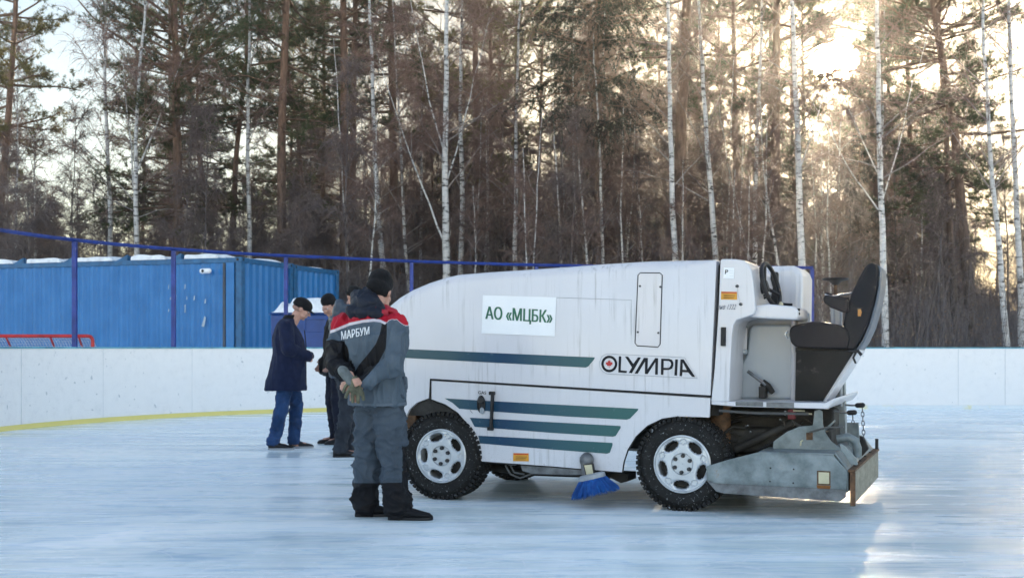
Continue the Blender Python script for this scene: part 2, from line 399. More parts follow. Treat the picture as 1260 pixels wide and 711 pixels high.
    bp = N(n, 'ShaderNodeBump', i_Strength=0.22, i_Distance=0.008); n.links.new(add.outputs[0], bp.inputs['Height']); n.links.new(bp.outputs[0], b.inputs['Normal'])
    return m

def make_setting():
    # snow all round the rink out to the horizon, one sheet with the rink left out and lying under the ice edge
    loops = [[p + Vector((0, 0, -0.03)) for p in rink_outline(0.02)], [p + Vector((0, 0, 0.12)) for p in rink_outline(0.09)],
             [p + Vector((0, 0, 0.20)) for p in rink_outline(0.8)], [p + Vector((0, 0, 0.22)) for p in rink_outline(6)]]
    c = Vector(((RX0+RX1)/2, (RY0+RY1)/2, 0)); far = []
    for p in rink_outline(6): far.append(c + (p-c).normalized()*1500 + Vector((0, 0, 0.2)))
    mid = [c + (p-c)*2.2 + Vector((0, 0, 0.3)) for p in rink_outline(6)]
    loops += [mid, far]
    k = len(loops[0]); vs = [v for l in loops for v in l]
    fs = [(i*k+j, (i+1)*k+j, (i+1)*k+(j+1) % k, i*k+(j+1) % k) for i in range(len(loops)-1) for j in range(k)]
    mb = MB(); mb.add(vs, fs)
    mb.build('snow_ground', mat('trodden snow', (0.78, 0.80, 0.83), 0.8, col2=(0.60, 0.62, 0.66), scale=0.7, bump=0.6, bscale=5), sm=60)['kind'] = 'structure'
    mb = MB(); pts = rink_outline(0.02); mb.add(pts, [tuple(range(len(pts)-1, -1, -1))])
    mb.build('ice', ice_mat())['kind'] = 'structure'

    # boards: white panels with a teal cap rail and a yellow kick strip, one thing for the whole ring
    brd = empty('rink_boards', (RX0+RR, RY1, 0)); tag(brd, 'white rink boards with pale blue cap rail curving round the ice', 'rink boards')
    off = Vector(brd.location)
    def ring(z0, z1, o0, o1, name, m, sm=30):
        a = [p - off for p in rink_outline(o0, 3)]; b = [p - off for p in rink_outline(o1, 3)]; k = len(a)
        up = Vector((0, 0, 1))
        vs = [p+up*z0 for p in a]+[p+up*z1 for p in a]+[p+up*z1 for p in b]+[p+up*z0 for p in b]
        fs = []
        for j in range(k):
            j2 = (j+1) % k
            for l in range(4):
                l2 = (l+1) % 4
                fs.append((l*k+j, l2*k+j, l2*k+j2, l*k+j2))
        mb = MB(); mb.add(vs, fs); return mb.build(name, m, brd, sm=sm)
    bm_, n, b = nt('board plastic')
    tc = N(n, 'ShaderNodeTexCoord'); s1 = N(n, 'ShaderNodeTexNoise', i_Scale=7.0, i_Detail=9.0, i_Roughness=0.75); n.links.new(tc.outputs['Object'], s1.inputs['Vector'])
    c1 = ramp(n, s1.outputs['Fac'], [(0.25, (0.66, 0.66, 0.67)), (0.45, (0.77, 0.76, 0.765)), (0.8, (0.82, 0.81, 0.81))])
    s2 = N(n, 'ShaderNodeTexNoise', i_Scale=11.0, i_Detail=2.0, i_Roughness=0.5); n.links.new(tc.outputs['Object'], s2.inputs['Vector'])
    f2 = ramp(n, s2.outputs['Fac'], [(0.70, g3(0)), (0.72, g3(0.6))])
    mp = N(n, 'ShaderNodeMapping'); mp.inputs['Scale'].default_value = (0.8, 0.8, 16); n.links.new(tc.outputs['Object'], mp.inputs[0])
    s3 = N(n, 'ShaderNodeTexNoise', i_Scale=2.0, i_Detail=6.0, i_Roughness=0.7); n.links.new(mp.outputs[0], s3.inputs['Vector'])
    f3 = ramp(n, s3.outputs['Fac'], [(0.62, g3(0)), (0.75, g3(0.35))])
    ma = N(n, 'ShaderNodeMath', operation='MAXIMUM'); n.links.new(f2, ma.inputs[0]); n.links.new(f3, ma.inputs[1])
    mx = N(n, 'ShaderNodeMix', data_type='RGBA'); n.links.new(ma.outputs[0], mx.inputs[0]); n.links.new(c1, mx.inputs[6]); mx.inputs[7].default_value = (0.30, 0.33, 0.37, 1)
    n.links.new(mx.outputs[2], b.inputs['Base Color']); b.inputs['Roughness'].default_value = 0.32
    zb = 0.075
    ring(zb, HC-0.004, 0.0, 0.06, 'board_panel', bm_)
    ring(HC-0.003, HC+0.022, -0.012, 0.075, 'cap_rail', mat('teal cap rail', (0.10, 0.36, 0.47), 0.4, var=0.2, scale=3))
    km, n, b = nt('worn yellow kick strip')
    tc = N(n, 'ShaderNodeTexCoord'); s1 = N(n, 'ShaderNodeTexNoise', i_Scale=1.3, i_Detail=6.0, i_Roughness=0.7); n.links.new(tc.outputs['Object'], s1.inputs['Vector'])
    # the strip has lost its colour along the far straight
    sx = N(n, 'ShaderNodeSeparateXYZ'); n.links.new(tc.outputs['Object'], sx.inputs[0])
    mr = N(n, 'ShaderNodeMapRange', clamp=True); n.links.new(sx.outputs['X'], mr.inputs[0]); mr.inputs[1].default_value = -3.0; mr.inputs[2].default_value = 0.5; mr.inputs[3].default_value = 0.22; mr.inputs[4].default_value = -0.12
    ad = N(n, 'ShaderNodeMath', operation='ADD'); n.links.new(s1.outputs['Fac'], ad.inputs[0]); n.links.new(mr.outputs[0], ad.inputs[1])
    c = ramp(n, ad.outputs[0], [(0.44, (0.68, 0.73, 0.76)), (0.54, (0.72, 0.62, 0.20))]); n.links.new(c, b.inputs['Base Color']); b.inputs['Roughness'].default_value = 0.5
    ring(-0.01, zb-0.001, -0.008, 0.06, 'kick_strip', km)
    # vertical joints between the panels
    mb = MB(); seam = []
    for xx in (4.2, 6.6, 8.85, 9.78, 12.1, 1.8, -0.5): seam.append(Vector((xx, RY1-0.001, 0)))
    for w in (98, 112, 126, 140, 154, 168, 180): seam.append(Vector((RX0+RR+(RR-0.001)*math.cos(R(w)), RY1-RR+(RR-0.001)*math.sin(R(w)), 0)))
    for p in seam:
        mb = MB(); mb.box((p.x-off.x-.003, p.y-off.y-.003, zb), (p.x-off.x+.003, p.y-off.y+.003, HC-0.006)); mb.build('panel_joint', M['joint'], brd)
make_setting()

def make_fence():
    m = mat('cobalt fence paint', (0.008, 0.036, 0.25), 0.45, var=0.2, scale=5, dirt=((0.10, 0.06, 0.10), 0.74, 20))
    root = empty('netting_fence', (RX0+RR, RY1+0.15, 0.2)); tag(root, 'tall cobalt blue steel fence frame of posts and top rail behind the boards', 'fence')
    off = Vector(root.location); top = HC + 106*RY1/F - 0.02
    cx, cy, rr = RX0+RR, RY1-RR, RR+0.17
    def pt(s):       # arc length from the top of the corner, negative = round the corner
        if s >= 0: return Vector((cx+s, cy+rr, 0))
        w = -s/rr
        if w <= math.pi/2: return Vector((cx-rr*math.sin(w), cy+rr*math.cos(w), 0))
        return Vector((cx-rr, cy-(w-math.pi/2)*rr, 0))
    s_end = min((abs(HX + F*pt(s).x/pt(s).y - 1000), s) for s in np.arange(3, 8, 0.02))[1]
    zr = lambda s: HC + float(np.interp(s, (-20, -12, -4, -1.5, 1, 7), (1.72, 1.73, 1.74, 1.70, 1.645, 1.60)))
    rail = [pt(x*0.4) + Vector((0, 0, zr(x*.4))) - off for x in range(-60, int(s_end/0.4)+1)] + [pt(s_end)+Vector((0, 0, zr(s_end)))-off]
    # the rail is a square tube
    mb = MB(); mb.tube(rail, 0.029, 4); mb.build('top_rail', m, root)
    pos = [s for s in np.arange(-22.5, -3.0, 2.55)]
    def s_of_px(px):
        best = min((abs(HX + F*pt(s).x/pt(s).y - px), s) for s in np.arange(-12, 7, 0.02)); return best[1]
    ss = [s_of_px(p) for p in (92, 213, 352, 506)] + [s_of_px(506)+2.5, s_of_px(506)+5.0, s_of_px(999)]
    d0 = ss[0]-2.55
    while d0 > -24: ss.append(d0); d0 -= 2.55
    for s in ss:
        p = pt(s) - off; mb = MB(); mb.box((p.x-.035, p.y-.035, 0.0), (p.x+.035, p.y+.035, zr(s)-off.z-0.028))
        mb.box((p.x-.07, p.y-.07, -0.0), (p.x+.07, p.y+.07, 0.012))
        mb.build('post', m, root)
make_fence()

# ---- blue storage containers
def container(origin, ang, L, W, Hh, label, long_near=True):
    blue = M.get('cblue')
    if blue is None:
        blue = M['cblue'] = mat('container blue', (0.014, 0.175, 0.44), 0.48, col2=(0.010, 0.135, 0.35), scale=1.6, dirt=((0.09, 0.12, 0.16), 0.70, 5), bump=0.1)
        M['cedge'] = mat('container frame blue', (0.012, 0.12, 0.27), 0.5, var=0.2, dirt=((0.10, 0.07, 0.05), 0.68, 7))
    root = empty('storage_container', origin, ang); tag(root, label, 'container')
    def corr(p0, p1, z0, z1, nrm, name):
        """corrugated sheet from p0 to p1"""
        d = (p1-p0); Ls = d.length; d.normalize(); per = 0.278; k = int(Ls/per); per = Ls/k; prof = []
        for i in range(k):
            for t, h in ((0.0, 0), (0.26, 0), (0.5, -1), (0.76, -1)): prof.append(((i+t)*per, h*0.036))
        prof.append((Ls, 0))
        vs = []; th = 0.004
        for s, h in prof: vs += [p0+d*s+nrm*h+Vector((0, 0, z0)), p0+d*s+nrm*h+Vector((0, 0, z1))]
        nq = len(prof)
        for s, h in prof: vs += [p0+d*s+nrm*(h-th)+Vector((0, 0, z0)), p0+d*s+nrm*(h-th)+Vector((0, 0, z1))]
        fs = [(2*i, 2*i+2, 2*i+3, 2*i+1) for i in range(nq-1)] + [(2*nq+2*i, 2*nq+2*i+1, 2*nq+2*i+3, 2*nq+2*i+2) for i in range(nq-1)]
        mb = MB(); mb.add(vs, fs); return mb.build(name, blue, root)
    e = 0.07
    V = Vector
    corr(V((-L+e, 0.012, 0)), V((-e-0.16, 0.012, 0)), 0.16, Hh-0.13, V((0, -1, 0)), 'side_wall')
    corr(V((-L+e, W-0.012, 0)), V((-e, W-0.012, 0)), 0.16, Hh-0.13, V((0, 1, 0)), 'side_wall')
    corr(V((-0.012, e, 0)), V((-0.012, W-e, 0)), 0.16, Hh-0.13, V((1, 0, 0)), 'end_wall')
    corr(V((-L+0.012, e, 0)), V((-L+0.012, W-e, 0)), 0.16, Hh-0.13, V((-1, 0, 0)), 'end_wall')
    mb = MB()
    for x in (-L, -0.16):
        for y in (0, W-0.16): mb.box((x, y, 0.119), (x+0.16, y+0.16, Hh-0.119))
    for y in (0.0, W-0.06):
        mb.box((-L+0.17, y, 0), (-0.17, y+0.06, 0.158)); mb.box((-L+0.17, y, Hh-0.128), (-0.17, y+0.06, Hh-0.012))
    for x in (-L, -0.06):
        mb.box((x, 0.17, 0), (x+0.06, W-0.17, 0.158)); mb.box((x, 0.17, Hh-0.128), (x+0.06, W-0.17, Hh-0.012))
    mb.box((-L+.02, .02, 0.10), (-.02, W-.02, 0.14))
    mb.build('frame', M['cedge'], root, bevel=0.006, seg=1)
    for x in (-L-0.004, -0.178+0.004):
        for y in (-0.004, W-0.178+0.004):
            for z in (0, Hh-0.118):
                mb = MB(); mb.box((x, y, z), (x+0.178, y+0.178, z+0.118)); mb.build('corner_casting', M['cedge'], root, bevel=0.008)
    for y in (0.07, W-0.12): mb = MB(); mb.box((0.0042, y, Hh-0.085), (0.008, y+0.05, Hh-0.028)); mb.build('casting_hole', M['gap'], root)
    mb = MB(); mb.box((-0.13, -0.008, Hh-0.085), (-0.07, -0.0045, Hh-0.028)); mb.build('casting_hole', M['gap'], root)
    mb = MB(); mb.box((-L+0.02, 0.02, Hh-0.05), (-0.02, W-0.02, Hh-0.02)); mb.build('roof', M['cedge'], root)
    return root

def make_containers():
    a = R(-18+90)
    # local x points right along the long side; the long side faces the camera
    o = Vector(((297-HX)/F*28.6, 28.6, 0.3)); rz = R(-19)
    top = HC + (HY-316)/F*28.6
    Hh = top - 0.3
    c1 = container(o, rz, 12.2, 2.438, Hh, 'near blue corrugated container whose long wall faces the ice, left of the men')
    ydir = Vector((-math.sin(rz), math.cos(rz), 0)); xdir = Vector((math.cos(rz), math.sin(rz), 0))
    c2 = container(o+ydir*2.50, rz, 6.06, 2.438, Hh-0.02, 'second blue container, farther back, its end wall above the snowy bin')
    # roof ribs and snow
    for k, x in enumerate((-1.65, -3.15, -4.7, -6.2, -7.7, -9.2)):
        mb = MB(); mb.add([(x, .03, Hh-.015), (x+.02, .55, Hh-.015), (x, .03, Hh+.13), (x-.32, .03, Hh-.015), (x-.30, .55, Hh-.015)], [(0, 2, 3), (0, 1, 2), (1, 4, 2), (2, 4, 3), (0, 3, 4, 1)]); mb.build('roof_lug', M['cedge'], c1)
    sn = mat('roof snow', (0.84, 0.86, 0.88), 0.8, bump=0.5, bscale=8)
    for k, (x0, x1) in enumerate(((-1.6, -.62), (-3.1, -2.05), (-4.65, -3.55), (-6.15, -5.05), (-7.65, -6.5), (-9.2, -8.0))):
        mb = MB(); g = []
        nx, ny = 14, 8
        for i in range(nx+1):
            for j in range(ny+1):
                x = x0+(x1-x0)*i/nx; y = .01+2.25*j/ny; e = min(i, nx-i)/nx*6; e2 = min(j, ny-j)/ny*6
                e2 = min(6, (ny-j)/ny*6); h = .13*min(1, e)**.35*min(1, e2)**.5*(.75+.5*noise.noise(Vector((x*2, y*2, 3))))
                g.append((x + (.10*(1-min(1,h/.1)) if i == 0 else 0), y, Hh+.0+h))
        mb.add(g, [(i*(ny+1)+j, (i+1)*(ny+1)+j, (i+1)*(ny+1)+j+1, i*(ny+1)+j+1) for i in range(nx) for j in range(ny)])
        front = [g[i*(ny+1)] for i in range(nx+1)]; mb.add([(p[0], -.012, Hh-.012) for p in front]+[(p[0], -.006, p[2]-.015) for p in front]+front, [(i, i+1, nx+2+i, nx+1+i) for i in range(nx)]+[(nx+1+i, nx+2+i, 2*nx+3+i, 2*nx+2+i) for i in range(nx)])
        s = mb.build('snow_slab', sn, None, sm=60); s.matrix_world = Matrix.Translation(o) @ Matrix.Rotation(rz, 4, 'Z')
        tag(s, ['snow slab on the container roof nearest its right-hand corner', 'snow slab on the container roof, second from the right corner', 'snow slab on the container roof, third from the right corner',
                'snow slab on the container roof at the left edge of the photo', 'snow slab on the container roof, fifth from the right corner', 'snow slab farthest left on the container roof'][k], 'snow', 'slabs of snow on the container roof')
    sn2 = []
    for (x0, x1, ya, yb) in ((-.75, -.25, 0.05, 1.0), (-1.9, -.2, .9, 1.5)):
        pass
    mb = MB(); mb.ellipsoid((-0.5, 1.9, Hh), .32, .7, .09); mb.ellipsoid((-.45, 4.2, Hh-.02), .3, .5, .05)
    s = mb.build('snow_patch', sn, None, sm=60); s.matrix_world = Matrix.Translation(o) @ Matrix.Rotation(rz, 4, 'Z')
    tag(s, 'thin snow patches on the right-hand end of the container roofs', 'snow', kind='stuff')
    # worn paint
    rnd = random.Random(3); chip = mat('bare pale metal', (0.40, 0.48, 0.55), 0.6)
    for (x, z) in ((-1.95, 2.35), (-1.5, 2.35), (-1.9, 2.08), (-1.75, 2.08), (-1.45, 2.08), (-1.25, 2.08), (-.95, 2.0), (-1.95, 1.8), (-1.8, 1.76), (-1.5, 1.8), (-1.5, 1.9)):
        w = rnd.uniform(.01, .022); h = rnd.uniform(.03, .09)
        mb = MB(); mb.add([(x-w, -.0275, z-h), (x+w*.6, -.0275, z-h*.7), (x+w, -.0275, z+h), (x-w*.4, -.0275, z+h*.8)], [(0, 1, 2, 3)]); mb.build('paint_chip', chip, c1)
    mb = MB(); mb.add([(-1.05, -.0275, 1.42), (-.98, -.0275, 1.40), (-.93, -.0275, 1.62), (-.97, -.0275, 1.66)], [(0, 1, 2, 3)])
    mb.build('paint_chip', chip, c1)
    mb = MB(); mb.box((-.48, -.028, .16), (-.415, -.004, Hh-.13)); mb.build('rust_strip', mat('rusty dark strip', (0.05, 0.09, 0.13), 0.8, col2=(0.07, 0.06, 0.055), scale=4), c1)
    mb = MB(); mb.box((-.395, -.026, .16), (-.18, 0.0, Hh-.13)); mb.build('blank_panel', M['cblue'], c1)
    # camera / lamp on the wall
    cm = empty('security_camera', o + xdir*(-.85) + ydir*(-.04) + Vector((0, 0, top-.3-.32)), rz); tag(cm, 'small white security camera high on the blue container wall', 'camera')
    mb = MB(); mb.box((-.02, -.02, -.03), (.05, .04, .03)); mb.tube([(0.0, 0, 0), (0.0, -.06, -.005)], .015); mb.build('bracket', M['sheet'], cm)
    mb = MB(); mb.capsule((-.11, -.10, 0), (.09, -.13, 0), .062, .062); mb.build('housing', M['sheet'], cm, sm=50)
    mb = MB(); mb.ellipsoid((-.05, -.175, -.0), .035, .02, .035); mb.build('lens', M['black'], cm, sm=50)
make_containers()

def make_goal():
    Y = 20.9; x1 = (114-HX)/F*Y; g = empty('hockey_goal', (x1-.915, Y, .21)); tag(g, 'red tube hockey goal with white net parked behind the boards', 'goal')
    red = mat('red goal tube', (0.50, 0.012, 0.018), 0.35, var=0.15)
    r = .03; w = .915
    mb = MB()
    p = [(-w, 0, 0), (-w, 0, 1.12)] + [(-w+.08*(1-math.cos(a)), 0, 1.12+.08*math.sin(a)) for a in (R(30), R(60), R(90))]
    p += [(w-.08*(1-math.cos(a)), 0, 1.12+.08*math.sin(a)) for a in (R(90), R(60), R(30))] + [(w, 0, 1.12), (w, 0, 0)]
    mb.tube(p, r, 10); mb.build('goal_frame', red, g, sm=50)
    mb = MB()
    for x in (-.55, .2, .68): mb = MB(); mb.tube([(x, 0, 1.18), (x-.06, .35, 1.0), (x-.10, .95, .05)], .018, 8); mb.build('goal_brace', red, g, sm=50)
    mb = MB(); mb.tube([(-w, 0, .03), (-.8, .95, .05), (.8, .95, .05), (w, 0, .03)], .025, 8); mb.build('goal_brace', red, g, sm=50)
    mb = MB()
    def row(f, ks, ts):
        for k in ks: mb.tube([f(k, t) for t in ts], .0035, 3, caps=False)
    back = lambda k, t: (-w*.97+2*w*.97*k, .02+.93*t, 1.17-1.12*t**1.6-.10*t*(1-t))
    row(back, np.linspace(0, 1, 37), np.linspace(0, 1, 8)); row(lambda t, k: back(k, t), np.linspace(0, 1, 25), np.linspace(0, 1, 8))
    mb.build('net', mat('white net cord', (0.6, 0.62, 0.66), 0.8), g)
make_goal()

def make_bin():
    Y = 24.9; x0 = (333-HX)/F*Y; x1 = (426-HX)/F*Y; o = Vector(((x0+x1)/2, Y, .2)); w = (x1-x0)/2
    b = empty('rubbish_bin', o); tag(b, 'cobalt blue wheeled rubbish container with rounded lid under snow', 'bin')
    zt = HC+(HY-387)/F*Y-.2
    pl = mat('cobalt bin plastic', (0.004, 0.055, 0.25), 0.4, var=0.15, scale=3)
    mb = MB(); mb.prism([(-w+.03, .12), (w-.12, .12), (w-.02, zt-.03), (w-.02, zt+.0), (-w, zt), (-w, zt-.05)], 0, 1.0); mb.build('bin_body', pl, b, bevel=.02)
    for x in (-w+.25, -.1, .32, .58): mb = MB(); mb.box((x, -.02, .16), (x+.05, .0, zt-.08)); mb.build('bin_rib', pl, b, bevel=.008)
    mb = MB(); mb.box((-w+.1, -.025, zt-.10), (w-.1, .0, zt-.05)); mb.box((-.05, -.03, .5), (.35, -.001, zt-.35))
    mb.build('bin_rib', pl, b, bevel=.008)
    mb = MB()
    prof = [(-w-.02, zt+.003), (w+.03, zt+.003), (w+.03, zt+.12), (w-.04, zt+.2), (w-.14, zt+.2), (w-.26, zt+.12), (w-.33, zt+.04), (-w-.02, zt+.04)]
    mb.prism(prof, -.03, 1.05); mb.build('lid', pl, b, bevel=.02, seg=3)
    for x in (-w+.2, w-.25):
        for y in (.15, .8): mb = MB(); mb.lathe([(0, -.025), (.085, -.025), (.1, -.01), (.1, .01), (.085, .025), (0, .025)], Matrix.Translation((x, y, .10)) @ Matrix.Rotation(R(90), 4, 'X'), 16); mb.build('wheel', M['black'], b, sm=40)
    mb = MB(); nx, ny = 30, 14; g = []
    xa, xb = -w+.02, w-.28
    for i in range(nx+1):
        for j in range(ny+1):
            t = i/nx; x = xa+(xb-xa)*t; y = -.04+1.08*j/ny
            top = .045+.26*min(1, max(0, (t-.22)/.12))*(1-.15*max(0, t-.6)) if t > .2 else .045+.20*max(0, 1-abs(t-.16)/.12)
            e = min(1, min(i, nx-i)/2)*min(1, min(j, ny-j)/2)
            g.append((x+.10*t*min(1, top), y, zt+.042+(top*e**.5)*(.93+.15*noise.noise(Vector((x*4, y*4, 0))))))
    mb.add(g, [(i*(ny+1)+j, (i+1)*(ny+1)+j, (i+1)*(ny+1)+j+1, i*(ny+1)+j+1) for i in range(nx) for j in range(ny)])
    s = mb.build('snow_cap', mat('packed snow', (0.86, 0.88, 0.90), 0.8, bump=0.4, bscale=9), None, sm=60); s.location = o
    tag(s, 'thick white snow lying on the lid of the blue bin', 'snow')
make_bin()


def make_haze():
    mb = MB(); mb.box((-190, -60, -1.5), (190, 175, 34)); o = mb.build('haze', None); o.data.materials.clear()
    m = bpy.data.materials.new('thin winter haze'); m.use_nodes = True; n = m.node_tree; n.nodes.remove(n.nodes['Principled BSDF'])
    v = N(n, 'ShaderNodeVolumePrincipled'); v.inputs['Color'].default_value = (1.0, 0.97, 0.93, 1); v.inputs['Density'].default_value = 0.0010; v.inputs['Anisotropy'].default_value = 0.84
    n.links.new(v.outputs[0], n.nodes['Material Output'].inputs['Volume']); o.data.materials.append(m); o['kind'] = 'stuff'
make_haze()
# ============================================================ FOREST
def unit(a): return a / np.maximum(np.linalg.norm(a, axis=-1, keepdims=True), 1e-9)

def tubes(P, Rr, sides=3):
    """many polylines at once: P (N,k,3), Rr (N,k) -> verts, quads"""
    Nn, k, _ = P.shape
    T = np.empty_like(P); T[:, 1:-1] = P[:, 2:]-P[:, :-2]; T[:, 0] = P[:, 1]-P[:, 0]; T[:, -1] = P[:, -1]-P[:, -2]; T = unit(T)
    D = unit(P[:, -1]-P[:, 0])
    ref = np.where(np.abs(D[:, 2:3]) > .85, np.array([[1., 0, 0]]), np.array([[0, 0, 1.]]))[:, None, :]
    A = unit(np.cross(T, np.broadcast_to(ref, T.shape))); B = np.cross(T, A)
    w = np.arange(sides)*2*np.pi/sides
    V = P[:, :, None, :] + Rr[:, :, None, None]*(A[:, :, None, :]*np.cos(w)[None, None, :, None] + B[:, :, None, :]*np.sin(w)[None, None, :, None])
    base = (np.arange(Nn)*k*sides)[:, None, None]
    i = np.arange(k-1)[None, :, None]*sides; j = np.arange(sides)[None, None, :]; j2 = (np.arange(sides)+1) % sides; j2 = j2[None, None, :]
    q = np.stack([base+i+j, base+i+j2, base+i+sides+j2, base+i+sides+j], -1).reshape(-1, 4)
    return V.reshape(-1, 3), q

def resample(pts, n):
    pts = np.asarray(pts, float); s = np.r_[0, np.cumsum(np.linalg.norm(np.diff(pts, axis=0), axis=1))]
    t = np.linspace(0, s[-1], n); return np.stack([np.interp(t, s, pts[:, c]) for c in range(3)], 1)

def along(P, t):
    """P (N,k,3), t (N,m) in 0..1 -> (N,m,3)"""
    k = P.shape[1]-1; x = np.clip(t*k, 0, k-1e-6); i = x.astype(int); f = (x-i)[..., None]
    n = np.arange(P.shape[0])[:, None]
    return P[n, i]*(1-f) + P[n, i+1]*f

class TreeParts:
    def __init__(s): s.v = []; s.q = []; s.t = []; s.n = 0; s.qm = []; s.tm = []
    def tube(s, P, Rr, sides=3, m=0):
        v, q = tubes(P, Rr, sides); s.v.append(v); s.q.append(q+s.n); s.n += len(v); s.qm.append(np.full(len(q), m))
    def needles(s, C, D, L, W, rng, m=0):
        """slim triangles at C (N,3) along D (N,3)"""
        n = len(C); r = unit(rng.normal(size=(n, 3))); side = unit(np.cross(D, r))
        v = np.stack([C-side*W[:, None]/2, C+side*W[:, None]/2, C+D*L[:, None]], 1).reshape(-1, 3)
        s.v.append(v); s.t.append(np.arange(3*n).reshape(-1, 3)+s.n); s.n += 3*n; s.tm.append(np.full(n, m))
    def mesh(s, name, mats, smooth_=False):
        q = np.concatenate(s.q) if s.q else None; t = np.concatenate(s.t) if s.t else None
        mi = np.concatenate(s.qm + s.tm)
        return np_mesh(name, np.concatenate(s.v), q, t, mats, mi, smooth_)

def bark(name, lo, hi, z0=3.0, z1=8.0, birch=False):
    m, n, b = nt(name)
    tc = N(n, 'ShaderNodeTexCoord'); mp = N(n, 'ShaderNodeMapping')
    mp.inputs['Scale'].default_value = (2.2, 2.2, 7) if birch else (6, 6, 1.0)
    n.links.new(tc.outputs['Object'], mp.inputs[0])
    t = N(n, 'ShaderNodeTexNoise', i_Scale=1.6 if birch else 2.5, i_Detail=5.0, i_Roughness=0.65); n.links.new(mp.outputs[0], t.inputs['Vector'])
    if birch:
        c = ramp(n, t.outputs['Fac'], [(0.39, lo), (0.45, tuple(x*.75 for x in hi)), (0.6, hi)])
    else:
        s = N(n, 'ShaderNodeSeparateXYZ'); n.links.new(tc.outputs['Object'], s.inputs[0])
        mr = N(n, 'ShaderNodeMapRange', clamp=True); n.links.new(s.outputs['Z'], mr.inputs[0]); mr.inputs[1].default_value = z0; mr.inputs[2].default_value = z1
        g = ramp(n, mr.outputs[0], [(0, lo), (1, hi)]); k = ramp(n, t.outputs['Fac'], [(0.35, g3(0.45)), (0.65, g3(1.15))])
        mx = N(n, 'ShaderNodeMix', data_type='RGBA', blend_type='MULTIPLY'); mx.inputs[0].default_value = 1; n.links.new(g, mx.inputs[6]); n.links.new(k, mx.inputs[7]); c = mx.outputs[2]
    n.links.new(c, b.inputs['Base Color']); b.inputs['Roughness'].default_value = 0.85
    bp = N(n, 'ShaderNodeBump', i_Strength=0.5, i_Distance=0.03); n.links.new(t.outputs['Fac'], bp.inputs['Height']); n.links.new(bp.outputs[0], b.inputs['Normal'])
    return m

def needle_mat(name, a, b_, tr=0.35, sc=1.1):
    m, n, b = nt(name)
    tc = N(n, 'ShaderNodeTexCoord'); t = N(n, 'ShaderNodeTexNoise', i_Scale=sc, i_Detail=4.0); n.links.new(tc.outputs['Object'], t.inputs['Vector'])
    c = ramp(n, t.outputs['Fac'], [(0.35, a), (0.65, b_)]); n.links.new(c, b.inputs['Base Color']); b.inputs['Roughness'].default_value = 0.6; b.inputs['Specular IOR Level'].default_value = 0.25
    tl = N(n, 'ShaderNodeBsdfTranslucent'); n.links.new(c, tl.inputs[0]); ms = N(n, 'ShaderNodeMixShader', i_0=tr); o = n.nodes['Material Output']
    n.links.new(b.outputs[0], ms.inputs[1]); n.links.new(tl.outputs[0], ms.inputs[2]); n.links.new(ms.outputs[0], o.inputs[0]); return m

FM = dict(
    pine=bark('pine bark', (0.11, 0.085, 0.07), (0.24, 0.135, 0.085), 3, 9),
    pinetwig=bark('pine limb bark', (0.12, 0.08, 0.06), (0.22, 0.13, 0.08), 2, 10),
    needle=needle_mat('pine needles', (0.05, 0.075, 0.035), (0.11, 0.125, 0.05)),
    gold=needle_mat('sunlit pine needles', (0.12, 0.12, 0.04), (0.24, 0.20, 0.07)),  # yellower, brighter copy of the needles, sunlight put into the colour
    spruce=needle_mat('spruce needles', (0.012, 0.024, 0.016), (0.03, 0.045, 0.022), 0.12),
    birch=bark('birch bark', (0.05, 0.045, 0.04), (0.62, 0.60, 0.57), birch=True),
    birchlimb=bark('birch limb bark', (0.35, 0.32, 0.30), (0.26, 0.20, 0.17), 4, 10),
    twig=bark('red brown twigs', (0.17, 0.115, 0.10), (0.29, 0.17, 0.13), 2, 10),
    grey=bark('grey sapling bark', (0.125, 0.115, 0.118), (0.15, 0.12, 0.115), 1, 8),
    greytwig=bark('grey brown twigs', (0.16, 0.14, 0.14), (0.20, 0.145, 0.13), 1, 8),
    leaf=needle_mat('withered leaves', (0.22, 0.12, 0.06), (0.34, 0.22, 0.12), 0.4))

def trunk_path(pts, H, n=16, rng=None, wob=0.05):
    """traced points extended straight to height H"""
    pts = [np.asarray(p, float) for p in pts]
    d = pts[-1]-pts[-2] if len(pts) > 1 else np.array([0, 0, 1.]); d = d/np.linalg.norm(d)
    d2 = unit(d*0.5+np.array([0, 0, .5]))
    if pts[-1][2] < H: pts.append(pts[-1]+d2*(H-pts[-1][2])/max(d2[2], .3))
    P = resample(pts, n)
    if rng is not None: P[1:, :2] += np.cumsum(rng.normal(0, wob, (n-1, 2)), 0)*.5
    return P

def azdir(az, el): return np.stack([np.cos(az)*np.cos(el), np.sin(az)*np.cos(el), np.sin(el)], -1)

def curved(b, d, L, k, rise, rng, wob=.05):
    """branch paths: start b (N,3), direction d, length L, k points, vertical curvature rise"""
    t = np.linspace(0, 1, k)[None, :, None]
    P = b[:, None, :] + d[:, None, :]*L[:, None, None]*t; P[..., 2] += (rise*L)[:, None]*(t[..., 0]**2)
    w = rng.normal(0, wob, P.shape)*L[:, None, None]*t; w = np.cumsum(w, 1)*.5; return P+w

